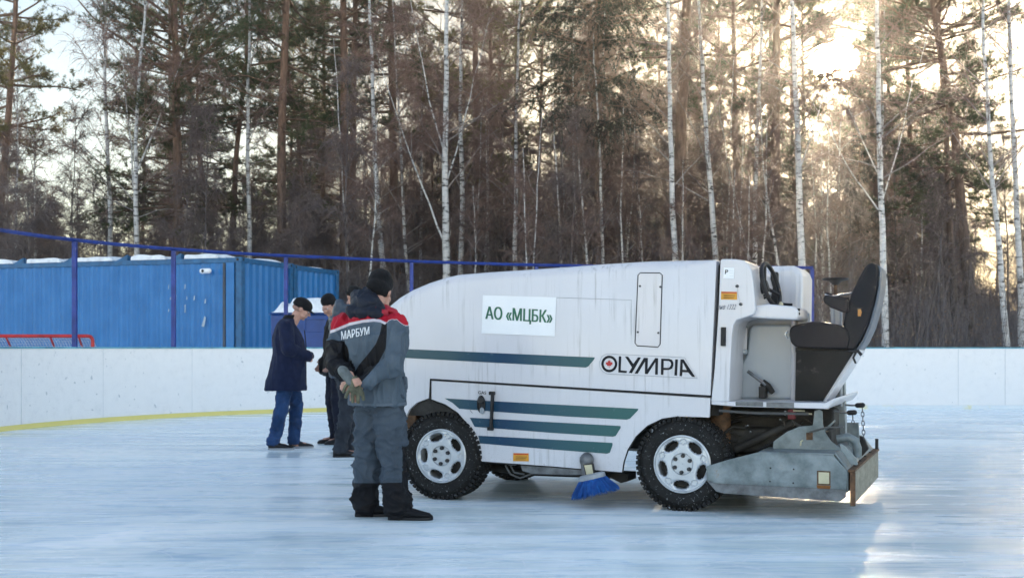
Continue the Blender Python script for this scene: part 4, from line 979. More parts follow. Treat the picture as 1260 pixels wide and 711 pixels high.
def vehicle():
    # ---------------- tank shell
    seam_l, seam_r = (530, 466), (874, 487)
    outline = [(874, 486.2), (881.5, 321), (879.5, 319.2), (840, 319.8), (795, 321), (745, 324), (700, 327.5), (650, 331), (600, 334.2), (560, 337.5), (545, 341), (525, 347.5), (505, 356), (488, 366), (474, 378), (463, 394), (456, 415), (452, 440), (449, 475), (449, 510), (453, 533), (470, 536), (486, 531), (497, 517), (504, 503), (513, 495), (527.5, 489.5), (529, 465.5)]
    mb = MB(); uz = SP(outline)
    n = len(uz); mb.prism(uz, 0.0, W); me = mb.mesh('tank_shell')
    bm = bmesh.new(); bm.from_mesh(me); bm.edges.ensure_lookup_table()
    ed = [e for e in bm.edges if abs(e.verts[0].co.y-e.verts[1].co.y) < 1e-4 and min(e.verts[0].co.z, e.verts[1].co.z) > .98 and max(e.verts[0].co.x, e.verts[1].co.x) < uz[2][0]+.001 or
          (abs(e.verts[0].co.y-e.verts[1].co.y) < 1e-4 and max(e.verts[0].co.x, e.verts[1].co.x) < uz[17][0]+.002)]
    bmesh.ops.bevel(bm, geom=ed, offset=.075, segments=5, affect='EDGES', profile=.5)
    bmesh.ops.recalc_face_normals(bm, faces=bm.faces); bm.to_mesh(me); bm.free(); smooth(me, 30)
    link('tank_shell', me, M['gel'], veh)
    # ---------------- lower skirt with two wheel arches
    fa = [(505, 489.5), (513, 489), (530, 491.5), (548, 498), (563, 508), (575, 522), (584.5, 540), (590, 556), (591.5, 568)]
    ra = [(766, 581.5), (768, 568), (773, 553), (783, 537), (797, 524), (815, 515.5), (835, 512.5), (873, 513.5)]
    skirt = [(530.5, 468)] + [(530.5, 491.5)] + fa[3:] + ra + [(874, 489.3)]
    for v0, v1, nm in ((0.0, 0.03, 'side_panel'), (W-.03, W, 'side_panel')):
        pts = SP(skirt); mb = MB(); mb.prism(pts, v0, v1); mb.build(nm, M['gel'], veh, bevel=.006, seg=2)
    # inner arch liners and dark chassis
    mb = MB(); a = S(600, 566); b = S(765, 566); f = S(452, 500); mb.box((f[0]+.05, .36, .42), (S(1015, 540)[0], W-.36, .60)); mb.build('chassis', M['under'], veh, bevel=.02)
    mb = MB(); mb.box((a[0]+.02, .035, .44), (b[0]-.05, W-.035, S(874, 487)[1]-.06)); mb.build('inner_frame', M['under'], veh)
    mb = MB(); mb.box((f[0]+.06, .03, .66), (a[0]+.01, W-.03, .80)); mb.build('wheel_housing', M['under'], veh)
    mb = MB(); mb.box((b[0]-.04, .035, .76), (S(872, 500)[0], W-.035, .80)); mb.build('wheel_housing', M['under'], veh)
    mb = MB(); c = S(516, 494); mb.box((c[0]-.17, .04, .55), (c[0]-.05, .30, .83)); mb.build('hydraulic_box', M['rust'], veh, bevel=.01)
    # dark seams
    line_decal('panel_seam', [(529.5, 490), (529.5, 466.8), (600, 471), (700, 477), (800, 483.2), (873.5, 487.6)], .007, M['gap'], -.0005)
    line_decal('panel_seam', fa[2:], .006, M['gap'], .001); line_decal('panel_seam', ra[:-1], .006, M['gap'], .001)
    line_decal('panel_seam', [(592, 567.8), (680, 574), (766, 581.5)], .005, M['gap'], .001)
    # stripes
    st = [[(470, 428), (500, 429.3), (732, 439.6), (731, 442), (724, 450.5), (721, 452), (500, 440.3), (470, 439)],
          [(547, 489.8), (600, 493), (700, 498.3), (785.5, 502.6), (785, 504.5), (775, 514.8), (771, 516), (700, 512.3), (610, 506.3), (565, 502.5), (557, 495.5)],
          [(578, 513.6), (640, 517), (763.5, 523.8), (763.8, 526), (757.5, 536), (754, 537), (680, 532.3), (584, 524.8)],
          [(588.5, 535.7), (680, 540.5), (753.5, 544.5), (753.8, 547), (750.5, 556.5), (747, 557.8), (680, 552.8), (590.5, 545.2)]]
    for s in st: decal_poly('stripe', s, M['stripe'])
    # white sheet with the owner's name
    sh = decal_poly('company_sign', [(594, 363), (684.5, 365.7), (682.6, 413.6), (592.4, 410)], M['sheet'], -.004)
    decal_text('lettering', 'АО «МЦБК»', [(597.2, 376.5), (680.3, 381.5), (679.5, 400.5), (597, 395.5)], M['green'], -.006, bold=.034, parent=sh)
    # vent hatch, faint old sticker outline
    hp = [(788, 335.6), (812, 335.8), (815, 338.5), (812.3, 423.5), (809.5, 427), (784, 425.3), (781.3, 422), (785, 338.5)]
    h = decal_poly('hatch', [(788, 336.6), (812, 336.8), (814, 339), (811.5, 423.5), (809, 426), (784.5, 424.3), (782.3, 421.6), (786, 339)], M['gel'], -.006)
    line_decal('hatch_seam', hp, .0035, M['line'], -.002, closed=True, parent=h)
    for q in ((787.5, 352), (812.5, 353), (784.8, 408.5), (810, 409.5)):
        p = P3(*q, -.008); mb = MB(); mb.lathe([(0, -.002), (.008, -.002), (.008, .003), (0, .004)], Matrix.Translation(p) @ Matrix.Rotation(R(90), 4, 'X'), 10); mb.build('screw', M['line'], h)
    line_decal('old_sticker_edge', [(685, 366), (777, 369), (776.5, 412)], .0018, M['faint'], -.001)
    # maker's lettering
    def L(pts): return [(730+x/9, 425+y/9) for x, y in pts]
    pl = decal_poly('nameplate', L([(150, 92), (1010, 133), (1152, 362), (150, 312), (100, 285), (72, 240), (70, 180), (95, 120)]), M['gel'], -.0035)
    line_decal('nameplate_edge', L([(150, 92), (1010, 133), (1152, 362), (150, 312), (100, 285), (72, 240), (70, 180), (95, 120)]), .0018, M['faint'], -.0035, closed=True, parent=pl)
    ring_o = L(arc(177, 203, 88, 0, 352, 44, 92)); ring_i = L(arc(177, 203, 62, 0, 352, 44, 64))
    V = -.006
    decal_poly('letter', ring_o, M['logo'], V, pl, [ring_i])
    decal_poly('letter', L([(283, 118), (310, 120), (304, 274), (372, 280), (370, 303), (277, 297)]), M['logo'], V, pl)
    decal_poly('letter', L([(352, 122), (386, 123), (444, 203), (495, 130), (528, 131), (428, 306), (393, 302), (428, 240)]), M['logo'], V, pl)
    decal_poly('letter', L([(458, 308), (492, 311), (573, 176), (572, 313), (602, 315), (688, 182), (684, 321), (714, 322), (718, 140), (686, 138), (601, 262), (604, 137), (560, 136)]), M['logo'], V, pl)
    decal_poly('letter', L([(748, 322), (776, 325), (779, 270), (838, 270), (872, 255), (888, 222), (888, 190), (872, 158), (838, 147), (752, 145)]), M['logo'], V, pl, [L([(780, 168), (836, 171), (856, 185), (862, 207), (852, 232), (834, 247), (779, 246)])])
    decal_poly('letter', L([(898, 330), (927, 333), (937, 154), (908, 152)]), M['logo'], V, pl)
    decal_poly('letter', L([(955, 337), (982, 339), (988, 294), (1052, 297), (1094, 346), (1130, 347), (1001, 153), (966, 152)]), M['logo'], V, pl, [L([(991, 186), (1036, 270), (989, 267)])])
    leaf = [(0, -1), (.17, -.66), (.36, -.76), (.29, -.32), (.52, -.52), (.58, -.38), (.86, -.40), (.76, -.14), (.90, -.04), (.46, .32), (.50, .50), (.06, .42), (.07, .95), (-.07, .95), (-.06, .42), (-.50, .50), (-.46, .32), (-.90, -.04), (-.76, -.14), (-.86, -.40), (-.58, -.38), (-.52, -.52), (-.29, -.32), (-.36, -.76), (-.17, -.66)]
    decal_poly('maple_leaf', L([(176+x*46, 203+y*46) for x, y in leaf]), M['red'], V, pl)
    # warning stickers
    def warn(q, v, parent=veh):
        (x0, y0), (x1, y1) = q; w = decal_poly('warning_sticker', [(x0, y0), (x1, y0+.4), (x1+.2, y1+.3), (x0-.2, y1)], M['orange'], v, parent)
        hh = (y1-y0); decal_poly('sticker_band', [(x0+.5, y0+.4), (x1-.4, y0+.7), (x1-.4, y0+hh*.24), (x0+.5, y0+hh*.22)], M['redsticker'], v-.001, w)
        for t in (.42, .58, .78):
            decal_poly('sticker_line', [(x0+3, y0+hh*t), (x1-3.5*t*1.4, y0+.3+hh*t), (x1-3.5*t*1.4, y0+.3+hh*(t+.06)), (x0+3, y0+hh*(t+.06))], M['rust'], v-.001, w)
    warn(((631.5, 557), (650.5, 567)), -.003)
    # fuel cap, pull handle
    mb = MB(); c = P3(592.5, 497, -.002); Rx = Matrix.Translation(c) @ Matrix.Rotation(R(90), 4, 'X') @ Matrix.Diagonal((1, 1.95, 1, 1))
    mb.lathe([(.0, -.004), (.030, -.004), (.033, .0), (.036, .010), (.030, .012), (.026, .004), (0, .002)], Rx, 28); fc = mb.build('filler_recess', M['black'], veh, sm=40)
    mb = MB(); mb.lathe([(0, 0), (.026, 0), (.026, .018), (.020, .024), (0, .024)], Matrix.Translation(P3(592.5, 492.5, -.006)) @ Matrix.Rotation(R(90), 4, 'X'), 22); mb.build('fuel_cap', M['lug'], fc, sm=40)
    mb = MB(); q = P3(593, 505, -.014); mb.ellipsoid(q, .02, .006, .026); mb.build('filler_flap', mat('greyed flap', (0.30, 0.33, 0.36), 0.3), fc, sm=40)
    decal_text('lettering', 'GAS', [(588.3, 480.6), (598.3, 481.2), (598.2, 485.2), (588.2, 484.6)], M['logo'], -.004, bold=.01)
    line_decal('filler_scratch', [(578.4, 500.5), (578.6, 505), (581.5, 508)], .0015, M['line'])
    mb = MB(); mb.tube([P3(606.3, 482.3, -.03), P3(605.4, 500, -.034), P3(604.2, 528.3, -.03)], .022, 10, sx=.6); pull = mb.build('pull_handle', M['black'], veh, sm=40)
    for y in (483.5, 527):
        p = P3(606.2 if y < 500 else 604.3, y, 0); mb = MB(); mb.box((p.x-.024, -.03, p.z-.014), (p.x+.024, .002, p.z+.014)); mb.build('handle_mount', M['black'], pull, bevel=.006)
    # ---------------- gap between tank and console
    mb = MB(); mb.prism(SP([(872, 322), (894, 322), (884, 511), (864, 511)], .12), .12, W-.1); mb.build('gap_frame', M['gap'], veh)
    mb = MB(); mb.tube([P3(884.5, 326, .1), P3(878, 400, .1), P3(876, 490, .1)], .012, 6); mb.tube([P3(886, 327, .1), P3(889, 333, .1)], .016, 6); mb.build('gap_hose', M['under'], veh)
    # ---------------- console wall
    con = [(874.8, 494), (879, 455), (884, 380), (885.6, 340), (886.3, 321), (888, 318.6), (905, 318.8), (916, 320.5), (921, 325), (924.5, 333), (926.5, 345), (928.5, 365), (929.5, 381), (927, 387), (915, 391), (906, 394), (902.5, 400), (900.5, 412), (899, 440), (897, 494)]
    mb = MB(); mb.prism(SP(con), .0, .50); cw = mb.build('console_wall', M['gel'], veh, bevel=.022, seg=4, ang=28)
    # the sloping dash above, from the console to the far box
    mb = MB(); mb.prism(SP([(890, 340), (890, 320.5), (916, 322), (940, 338), (944, 352), (936, 388), (890, 388)], .42), .42, 1.12); mb.build('dash', M['gel'], veh, bevel=.02, seg=3)
    # shelf moulded out behind the wheel
    mb = MB(); mb.prism(SP([(922, 377), (945, 374), (976, 377), (982, 381), (982.5, 390), (979, 393.5), (940, 391.5), (922, 390)], .06), .06, .62); mb.build('dash_shelf', M['gel'], veh, bevel=.03, seg=4)
    # rear wall of the footwell, with a raised inner panel
    mb = MB(); mb.prism(SP([(893, 385), (996, 385), (990, 497), (888, 497)], .56), .56, .62); mb.build('footwell_wall', M['gelshade'], veh, bevel=.01)
    mb = MB(); mb.prism(SP([(922, 405), (926, 399), (972, 398), (977, 404), (977, 487), (972, 492), (911, 491), (907, 485), (909, 452), (919, 436)], .53), .515, .56); mb.build('footwell_panel', M['gelshade'], veh, bevel=.03, seg=4)
    mb = MB(); mb.prism(SP([(902, 398), (909, 397), (903, 495), (896, 495)], .3), .30, .56); mb.build('footwell_side', M['gelshade'], veh, bevel=.012)
    line_decal('service_plate_edge', [(913.5, 402), (920, 402.6), (919.4, 431.8), (911, 431)], .002, M['line'], .50, closed=True)
    decal_poly('service_plate', [(912, 403), (920, 403.6), (919.4, 431), (910.5, 430.4)], M['gel'], .503)
    mb = MB(); p = P3(915, 433, .49); mb.box((p.x-.035, .47, p.z-.015), (p.x+.03, .555, p.z+.02)); mb.build('cup_shelf', M['gelshade'], veh, bevel=.012)
    mb = MB(); mb.prism(SP([(973, 386), (980, 386), (979, 494), (972, 494)], .50), .50, .66); mb.build('pillar', M['gel'], veh, bevel=.02, seg=3)
    # floor and sill
    mb = MB(); mb.prism(SP([(875.5, 493.5), (1016, 495.5), (1026, 490), (1026, 494), (1018, 503.0), (905, 500), (875, 497.5)], .0), .0, W-.1); fl = mb.build('floor', M['gel'], veh, bevel=.006)
    for q in ([(905, 494), (939, 494.3), (939, 500), (905, 499)], [(943, 494.5), (977, 495), (977, 501.5), (943, 500.5)]): decal_poly('tread_strip', q, M['galvdark'], -.003, fl)
    # far-side hydraulic cover
    u0, z0 = S(952, 327, 1.14); u1, _ = S(985, 327, 1.14); zt = S(970, 326.8, 1.14)[1]; zb = S(970, 490, 1.14)[1]
    mb = MB(); mb.prism([(S(900, 327, 1.14)[0], zb), (u1-.0, zb), (u1+.015, zt-.09), (u1-.01, zt-.02), (u1-.06, zt), (S(900, 327, 1.14)[0], zt)], 1.13, 1.76); mb.build('far_side_cover', M['gel'], veh, bevel=.05, seg=5)
    # console fittings
    mb = MB(); mb.tube([P3(890.3, 402.5, -.002), P3(890, 425.5, -.002)], .034, 14, sx=.55); mb.build('hand_grip', M['black'], veh, sm=40)
    for q in ((907, 352, 1.7), (911.5, 374.3, 1.9)):
        p = P3(q[0], q[1], -.004); mb = MB(); mb.ellipsoid(p, .013, .012, .011); mb.build('console_screw', M['line'], veh, sm=40)
    line_decal('console_crack', [(907.5, 354), (908, 362), (911, 373)], .0012, M['faint'])
    warn(((887.3, 358.6), (906.8, 368.4)), -.003, cw)
    pp = decal_poly('parking_sheet', [(890.5, 329), (903.5, 329.6), (903, 342.8), (890, 342.2)], M['sheet'], -.003, cw)
    decal_text('lettering', 'P', [(892.4, 331.8), (896.2, 332), (895.6, 337.2), (891.8, 337)], M['logo'], -.005, bold=.02, parent=pp)
    for y in (333, 336, 339.5): line_decal('sheet_line', [(897.5, y), (902.3, y+.2)], .0007, M['faint'], -.004, parent=pp)
    decal_text('lettering', 'инв 1332', [(883.3, 374.2), (906, 374.4), (905, 380.8), (882.3, 380.4)], mat('marker ink', (0.10, 0.11, 0.15), 0.6), -.004, shear=.25, parent=cw)
    line_decal('dash_mark', [(923.5, 326.5), (931.5, 338.5)], .006, M['logo'], .41); line_decal('dash_mark', [(926, 326), (935.5, 334)], .004, M['logo'], .41)
    # gauges / switches behind the wheel
    for i, (x, y) in enumerate(((935, 330), (938, 334), (934, 363.5), (937, 365), (940, 367), (943, 366))):
        p = P3(x, y, .40); mb = MB(); mb.tube([p, p+Vector((.03, -.02, .012))], .009, 8); mb.build('switch', M['black'], veh)
    # ---------------- steering wheel
    c = P3(948.3, 350.5, .32); up = (P3(941, 325, .32)-P3(955, 376, .32)).normalized(); side = Vector((0, 1, 0)); nrm = side.cross(up).normalized()
    if nrm.x < 0: nrm = -nrm
    rw = (P3(941, 324.5, .32)-P3(955.3, 377, .32)).length/2
    Ms = Matrix.Translation(c) @ Matrix((side, up, side.cross(up))).transposed().to_4x4()
    Ms = Ms @ Matrix.Rotation(R(-9), 4, 'Y')
    mb = MB(); ring = [Ms @ Vector((rw*math.cos(R(a)), rw*math.sin(R(a)), 0)) for a in range(0, 361, 12)]; mb.tube(ring+[ring[1]], .0165, 10, caps=False); sw = mb.build('steering_wheel', M['black'], veh, sm=60)
    mb = MB(); hub = c - nrm*.05
    for a in (90, 210, 330): mb.tube([hub, Ms @ Vector((rw*math.cos(R(a)), rw*math.sin(R(a)), 0))], .014, 8)
    mb.build('spoke', M['black'], sw, sm=50)
    mb = MB(); mb.tube([c-nrm*.02, c-nrm*.09, c-nrm*.13, c-nrm*.22], [.045, .05, .06, .035], 16); mb.build('hub', M['black'], sw, sm=40)
    mb = MB(); mb.tube([c-nrm*.05, c-nrm*.34+Vector((0, 0, -.02))], .018, 10); mb.build('steering_column', M['chrome'], veh, sm=40)
    mb = MB(); mb.ellipsoid(Ms @ Vector((0, -rw, .035)), .018, .018, .024); mb.build('spinner_knob', M['lens'], sw, sm=50)
    mb = MB(); p = P3(953, 352, .7); mb.box((p.x-.03, .68, p.z-.14), (p.x+.03, .74, p.z+.11)); mb.build('control_panel', M['black'], veh, bevel=.015)
    mb = MB(); mb.tube([P3(956, 373.5, .75), P3(975, 374.8, .75)], .010, 8); mb.build('dash_trim', M['black'], veh)
    for y in (381, 386):
        mb = MB(); p = P3(979, y, .1); mb.tube([p, p+Vector((.03, -.01, 0))], .010, 8); mb.build('knob', M['black'], veh)
    # ---------------- pedals
    mb = MB(); mb.tube([P3(920, 456.5, .4), P3(938, 470, .4), P3(942, 474, .4)], .013, 8); mb.build('pedal_lever', M['galvdark'], veh, sm=40)
    mb = MB(); p = P3(937.5, 475, .42); mb.box((p.x-.015, .36, p.z-.09), (p.x+.035, .48, p.z-.0)); mb.tube([p+Vector((.0, 0, .03)), p+Vector((.045, 0, -.0)), p+Vector((.085, 0, -.05))], [.03, .028, .02], 10); mb.build('pedal', M['under'], veh, bevel=.008)
    # ---------------- seat on its pedestal
    v0, v1 = .26, .76
    mb = MB(); mb.prism(SP([(979.5, 431), (1051.5, 431), (1011, 495.5), (978, 494)], v0), v0+.0, v0+.03); mb.build('pedestal_side', M['panelblack'], veh, bevel=.004)
    mb = MB(); mb.prism(SP([(980, 429.5), (1057, 430), (1056, 434), (1014.5, 497.5), (979, 496)], v0+.03), v0+.034, v1); mb.build('pedestal', M['gel'], veh, bevel=.008)
    cush = [(971.5, 404.5), (975, 400.5), (985, 398), (998, 395.6), (1012, 395.8), (1030, 399.5), (1043, 404), (1046, 418), (1043, 429.5), (1010, 429), (980, 427.5), (973, 422), (970.8, 412)]
    mb = MB(); mb.prism(SP(cush, v0-.01), v0-.01, v1+.01); se = mb.build('seat_cushion', M['vinyl'], veh, bevel=.032, seg=4)
    back = [(1042, 431), (1038.5, 415), (1037.5, 398), (1041, 380), (1046.5, 363), (1055, 345), (1064, 329), (1068.5, 324), (1074, 322.7), (1079.5, 325.5), (1081, 334), (1079.5, 352), (1075, 374), (1068, 399), (1060, 417), (1051, 430)]
    mb = MB(); mb.prism(SP(back, v0), v0, v1); mb.build('backrest', M['vinyl'], veh, bevel=.035, seg=4)
    sh_ = [(1052, 431.5), (1061, 418), (1069, 399), (1076, 374), (1080.3, 352), (1081.5, 334), (1079, 325), (1083.5, 329), (1084.6, 338), (1083, 356), (1078.5, 378), (1071.5, 402), (1063, 421), (1055, 432.5)]
    mb = MB(); mb.prism(SP(sh_, v0+.02), v0+.02, v1-.02); mb.build('seat_shell', M['shell'], veh, bevel=.008, seg=2)
    decal_poly('seat_reflector', [(1055.5, 381), (1059, 380), (1060.5, 384), (1059, 389), (1055.5, 389)], M['amber'], v0-.003)
    arm = [(1012.5, 366), (1016, 362.5), (1024, 364), (1043, 368), (1044, 384), (1036, 384), (1022, 378.5), (1014, 373)]
    mb = MB(); mb.prism(SP(arm, v0-.06), v0-.07, v0-.005); mb.build('armrest', M['vinyl'], veh, bevel=.02, seg=3)
    mb = MB(); mb.prism(SP([(1014, 361), (1018, 359.8), (1040, 366), (1048, 366), (1048, 372), (1038, 371)], v1+.03), v1+.005, v1+.07); mb.build('armrest', M['vinyl'], veh, bevel=.018, seg=3)
    mb = MB(); mb.tube([P3(1015, 362, v1), P3(1022, 364.8, v1), P3(1050, 360, v1-.1)], .008, 8); mb.build('armrest_bar', M['chrome'], veh, sm=50)
    mb = MB(); mb.tube([P3(969.5, 407, v0), P3(966, 411, v0-.01), P3(969, 416.5, v0), P3(973, 415, v0)], .006, 6); mb.build('seat_lever', M['chrome'], veh, sm=50)
    mb = MB(); mb.tube([P3(1044, 432, v0-.01), P3(1056, 432, v0-.01), P3(1060, 437, v0-.01)], .012, 8); mb.tube([P3(1053, 434, v0-.01), P3(1050, 440, v0), P3(1053, 447, v0)], .008, 6); mb.build('belt_end', M['black'], veh, sm=50)
    mb = MB(); mb.box((S(978, 428, v0)[0], v0+.03, S(990, 433, v0)[1]), (S(1046, 428, v0)[0], v1-.03, S(990, 427.5, v0)[1])); mb.build('seat_rail', M['under'], veh)
    # hand wheel on its post
    c = P3(1028, 343.5, .95); mb = MB(); mb.lathe([(0, .012), (.03, .012), (.06, .004), (.098, .008), (.104, .0), (.098, -.008), (.05, -.016), (.02, -.045), (0, -.045)], Matrix.Translation(c), 28); hw = mb.build('hand_wheel', M['black'], veh, sm=50)
    mb = MB(); mb.tube([c-Vector((0, 0, .03)), P3(1028, 378, .95)], .012, 8); mb.build('hand_wheel_stem', M['rust'], hw, sm=50)
    mb = MB(); mb.box((P3(1023, 378, .95).x, .90, P3(1023, 400, .95).z), (P3(1035, 378, .95).x, 1.0, P3(1023, 375, .95).z)); mb.build('post_box', M['gelshade'], veh, bevel=.006)
    mb = MB(); p = P3(1035, 378, .9); mb.tube([p, P3(1035, 500, .9)], .012, 6); p = P3(1026, 378, .9); mb.tube([p, P3(1026, 500, .9)], .012, 6); mb.build('post_leg', M['gelshade'], veh)
    # rear lift mast
    mb = MB(); mb.prism(SP([(1025, 437), (1038, 437), (1041, 540), (1027, 540)], .95), .93, 1.05); mb.build('mast', M['galv'], veh, bevel=.004)
    mb = MB(); mb.prism(SP([(1014, 492), (1019, 489), (1020, 512), (1015, 512)], .7), .68, .74); mb.build('mast_bracket', M['gel'], veh, bevel=.004)
    # ---------------- undercarriage clutter behind the rear wheel
    mb = MB(); mb.lathe([(0, 0), (.075, 0), (.078, .01), (.078, .34), (.07, .35), (0, .35)], Matrix.Translation(P3(886.5, 548, .35)), 18); mb.build('oil_tank', M['rust'], veh, sm=40)
    mb = MB(); mb.prism(SP([(884, 502), (1026, 504), (1026, 528), (884, 552)], .6), .6, 1.25); mb.build('hydraulic_unit', M['under'], veh, bevel=.02)
    rnd = random.Random(4)
    for i in range(22):
        x = rnd.uniform(895, 1000); y = rnd.uniform(505, 545); v = rnd.uniform(.2, .58); mb = MB()
        a = P3(x, y, v); b = a+Vector((rnd.uniform(-.3, .3), rnd.uniform(-.02, .02), rnd.uniform(-.10, .05))); m_ = a.lerp(b, .5)+Vector((0, 0, rnd.uniform(-.05, .05)))
        mb.tube([a, m_, b], rnd.uniform(.006, .014), 8); mb.build('hose', rnd.choice([M['under'], M['hose'], M['under'], M['black']]), veh, sm=60)
    mb = MB(); mb.tube([P3(885, 505, .08), P3(930, 508, .08), P3(995, 509, .08)], .010, 6); mb.build('frame_rail', M['hose'], veh)
    mb = MB(); mb.tube([P3(905, 553, .3), P3(975, 520, .3)], .03, 10); mb.build('lift_cylinder', M['under'], veh, sm=50)
    mb = MB(); p = P3(973, 507, .3); mb.box((p.x-.02, .28, p.z-.05), (p.x+.03, .36, p.z+.02)); mb.build('valve_block', mat('dull red valve', (0.22, 0.02, 0.03), 0.5), veh, bevel=.005)
    for (x, y) in ((966, 506), (966, 510), (920, 523.5), (923.5, 531), (960, 516)):
        mb = MB(); mb.ellipsoid(P3(x, y, .2), .009, .009, .007); mb.build('fitting', M['chrome'], veh, sm=50)
    for (x, y0, y1) in ((976, 505, 505.5), (985, 508.5, 509)):
        mb = MB(); mb.tube([P3(x, y0, .18), P3(x+14, y1, .18)], .006, 6); mb.build('pipe', M['lens'], veh)
    mb = MB(); mb.box((S(905, 560, .5)[0], .5, .33), (S(1000, 560, .5)[0], 1.4, .42)); mb.build('rear_axle', M['under'], veh, bevel=.02)
    # ---------------- wheels
    def wheel(px, py, v, near=True, a0=0):
        u, _ = (S(px, 600, 0)); root_v = v
        Rt = .352; Rr = .214; wd = .235
        s = -1 if near else 1
        Mw = Matrix.Translation((u, v, Rt-.006)) @ Matrix.Rotation(R(90) if near else R(-90), 4, 'X')
        # local z = outward
        prof = [(Rr, -wd+.03), (Rr+.03, -wd), (Rt-.06, -wd-.004), (Rt-.018, -wd+.02), (Rt-.006, -wd+.05), (Rt-.006, -.05), (Rt-.018, -.02), (Rt-.055, .0), (Rr+.075, .008), (Rr+.03, .004), (Rr+.006, -.006), (Rr, -.02), (Rr, -.06)]
        mb = MB(); mb.lathe(prof, Mw, 72); ty = mb.build('tyre', M['rubber'], None, sm=50)
        mb = MB(); nb = 54
        for k in range(nb):
            a = 2*math.pi*k/nb
            for (z0, z1, da, w_) in ((-.048, .001, 0, .0135), (-.105, -.056, .5, .0135), (-.165, -.113, 0, .0135), (-wd-.001, -wd+.050, .5, .0135)):
                aa = a + da*2*math.pi/nb
                Mk = Mw @ Matrix.Rotation(aa, 4, 'Z')
                r0 = Rt-.03 if z1 > -.01 or z0 < -.22 else Rt-.012
                mb.box((r0, -w_, z0), (Rt-.002 if r0 < Rt-.02 else Rt+.001, w_, z1), Mk)
        mb.build('tread', M['rubber'], ty)
        # cast face with five windows
        nr, na = 26, 180; g = []; rin, rout = .001, Rr
        hol = [(R(a0+72*k), .155) for k in range(5)]
        def inh(r, a):
            for ha, hr in hol:
                da = (a-ha+math.pi) % (2*math.pi)-math.pi
                if ((r-hr)/.030)**2 + (da*hr/.056)**2 < 1: return True
            return False
        def hz(r, a):
            z = -.012
            if r > Rr-.014: z = .0
            elif r > Rr-.03: z = -.014
            elif r < .075: z = -.022
            for ha, hr in hol:
                da = (a-ha+math.pi) % (2*math.pi)-math.pi; e = ((r-hr)/.030)**2+(da*hr/.056)**2
                if e < 1.7: z -= .012*(1.7-e)/.7
                da2 = (a-ha-R(36)+math.pi) % (2*math.pi)-math.pi; e2 = ((r-.165)/.018)**2+(da2*.165/.026)**2
                if e2 < 1: z -= .010
            return z
        for i in range(nr+1):
            r = rin+(rout-rin)*i/nr
            for j in range(na): a = 2*math.pi*j/na; g.append(Mw @ Vector((r*math.cos(a), r*math.sin(a), hz(r, a))))
        fs = []
        for i in range(nr):
            r = rin+(rout-rin)*(i+.5)/nr
            for j in range(na):
                if inh(r, 2*math.pi*(j+.5)/na): continue
                fs.append((i*na+j, (i+1)*na+j, (i+1)*na+(j+1) % na, i*na+(j+1) % na))
        mb = MB(); mb.add(g, fs); rim = mb.build('rim', M['alloy'], None, sm=35); so = rim.modifiers.new('thick', 'SOLIDIFY'); so.thickness = .018; so.offset = 1 if False else -1
        mb = MB(); mb.lathe([(Rr-.001, -.01), (Rr-.006, -.03), (Rr-.02, -.06), (Rr-.03, -wd+.03), (Rr-.002, -wd+.01)], Mw, 48); mb.build('rim_barrel', M['alloy'], rim, sm=40)
        mb = MB(); mb.lathe([(0, -.075), (.168, -.075), (.168, -.09), (0, -.09)], Mw, 32); mb.build('brake_disc', M['under'], rim, sm=40)
        for k in range(6):
            a = R(60*k+25); mb = MB(); mb.lathe([(0, .004), (.010, .004), (.0145, -.002), (.0155, -.03)], Mw @ Matrix.Translation((.062*math.cos(a), .062*math.sin(a), 0)), 10); mb.build('lug_nut', M['lug'], rim, sm=40)
        return ty, rim
    for (px, v, near) in ((839, -.004, True), (543, -.015, True), (839, W, False), (543, W, False)):
        ty, rim = wheel(px, 0, v, near=near, a0=-93 if px > 700 else 180)
        w = bpy.data.objects.new('wheel', bpy.data.meshes.new('wheel')); COL.objects.link(w); w.parent = veh
        # the hub carries tyre and rim
        mb = MB(); u, _ = S(px, 600, 0); sgn = 1 if near else -1
        mb.tube([(u, v+sgn*.03, .346), (u, v+sgn*.30, .346)], .045, 14); w.data = mb.mesh('wheel'); w.data.materials.append(M['under'])
        ty.parent = w; rim.parent = w
    mb = MB(); u, _ = S(839, 600, 0); mb.tube([(u, .25, .346), (u, W-.25, .346)], .06, 12); mb.ellipsoid((u, W/2, .346), .15, .12, .14); mb.build('axle', M['under'], veh, sm=50)
    mb = MB(); u, _ = S(543, 600, 0); mb.tube([(u, .25, .346), (u, W-.25, .346)], .05, 12); mb.ellipsoid((u, W/2, .346), .13, .12, .12); mb.build('axle', M['under'], veh, sm=50)
    # ---------------- side brush
    mb = MB(); mb.prism(SP([(640, 571), (732, 574), (737, 584), (700, 584.5), (655, 583), (642, 579)], .02), .02, .10); mb.build('brush_arm', M['galvdark'], veh, bevel=.006)
    mb = MB(); mb.tube([P3(622, 572, .1), P3(628, 583, .12), P3(640, 588, .12), P3(655, 582, .12)], .008, 8); mb.tube([P3(628, 572, .12), P3(633, 581, .12), P3(645, 583, .12)], .008, 8); mb.build('brush_hose', M['hose'], veh, sm=60)
    mb = MB(); c = P3(722, 566, -.04); mb.ellipsoid(c, .055, .05, .06); mb.tube([c+Vector((-.01, 0, .03)), c+Vector((.01, 0, -.12))], .045, 14); mb.build('brush_motor', M['galvdark'], veh, sm=50)
    decal_poly('brush_reflector', [(718.8, 572.2), (728, 571), (730, 582), (721.5, 583.6)], M['lens'], -.096)
    mb = MB(); mb.prism(SP([(717.5, 571.5), (729, 570), (731, 583), (720.5, 585)], -.094), -.094, -.06); mb.build('reflector_holder', M['under'], veh)
    top0, top1 = P3(712.5, 590.5, -.05), P3(744, 583.5, -.05); cc = (top0+top1)/2; tilt = math.atan2(top1.z-top0.z, top1.x-top0.x)
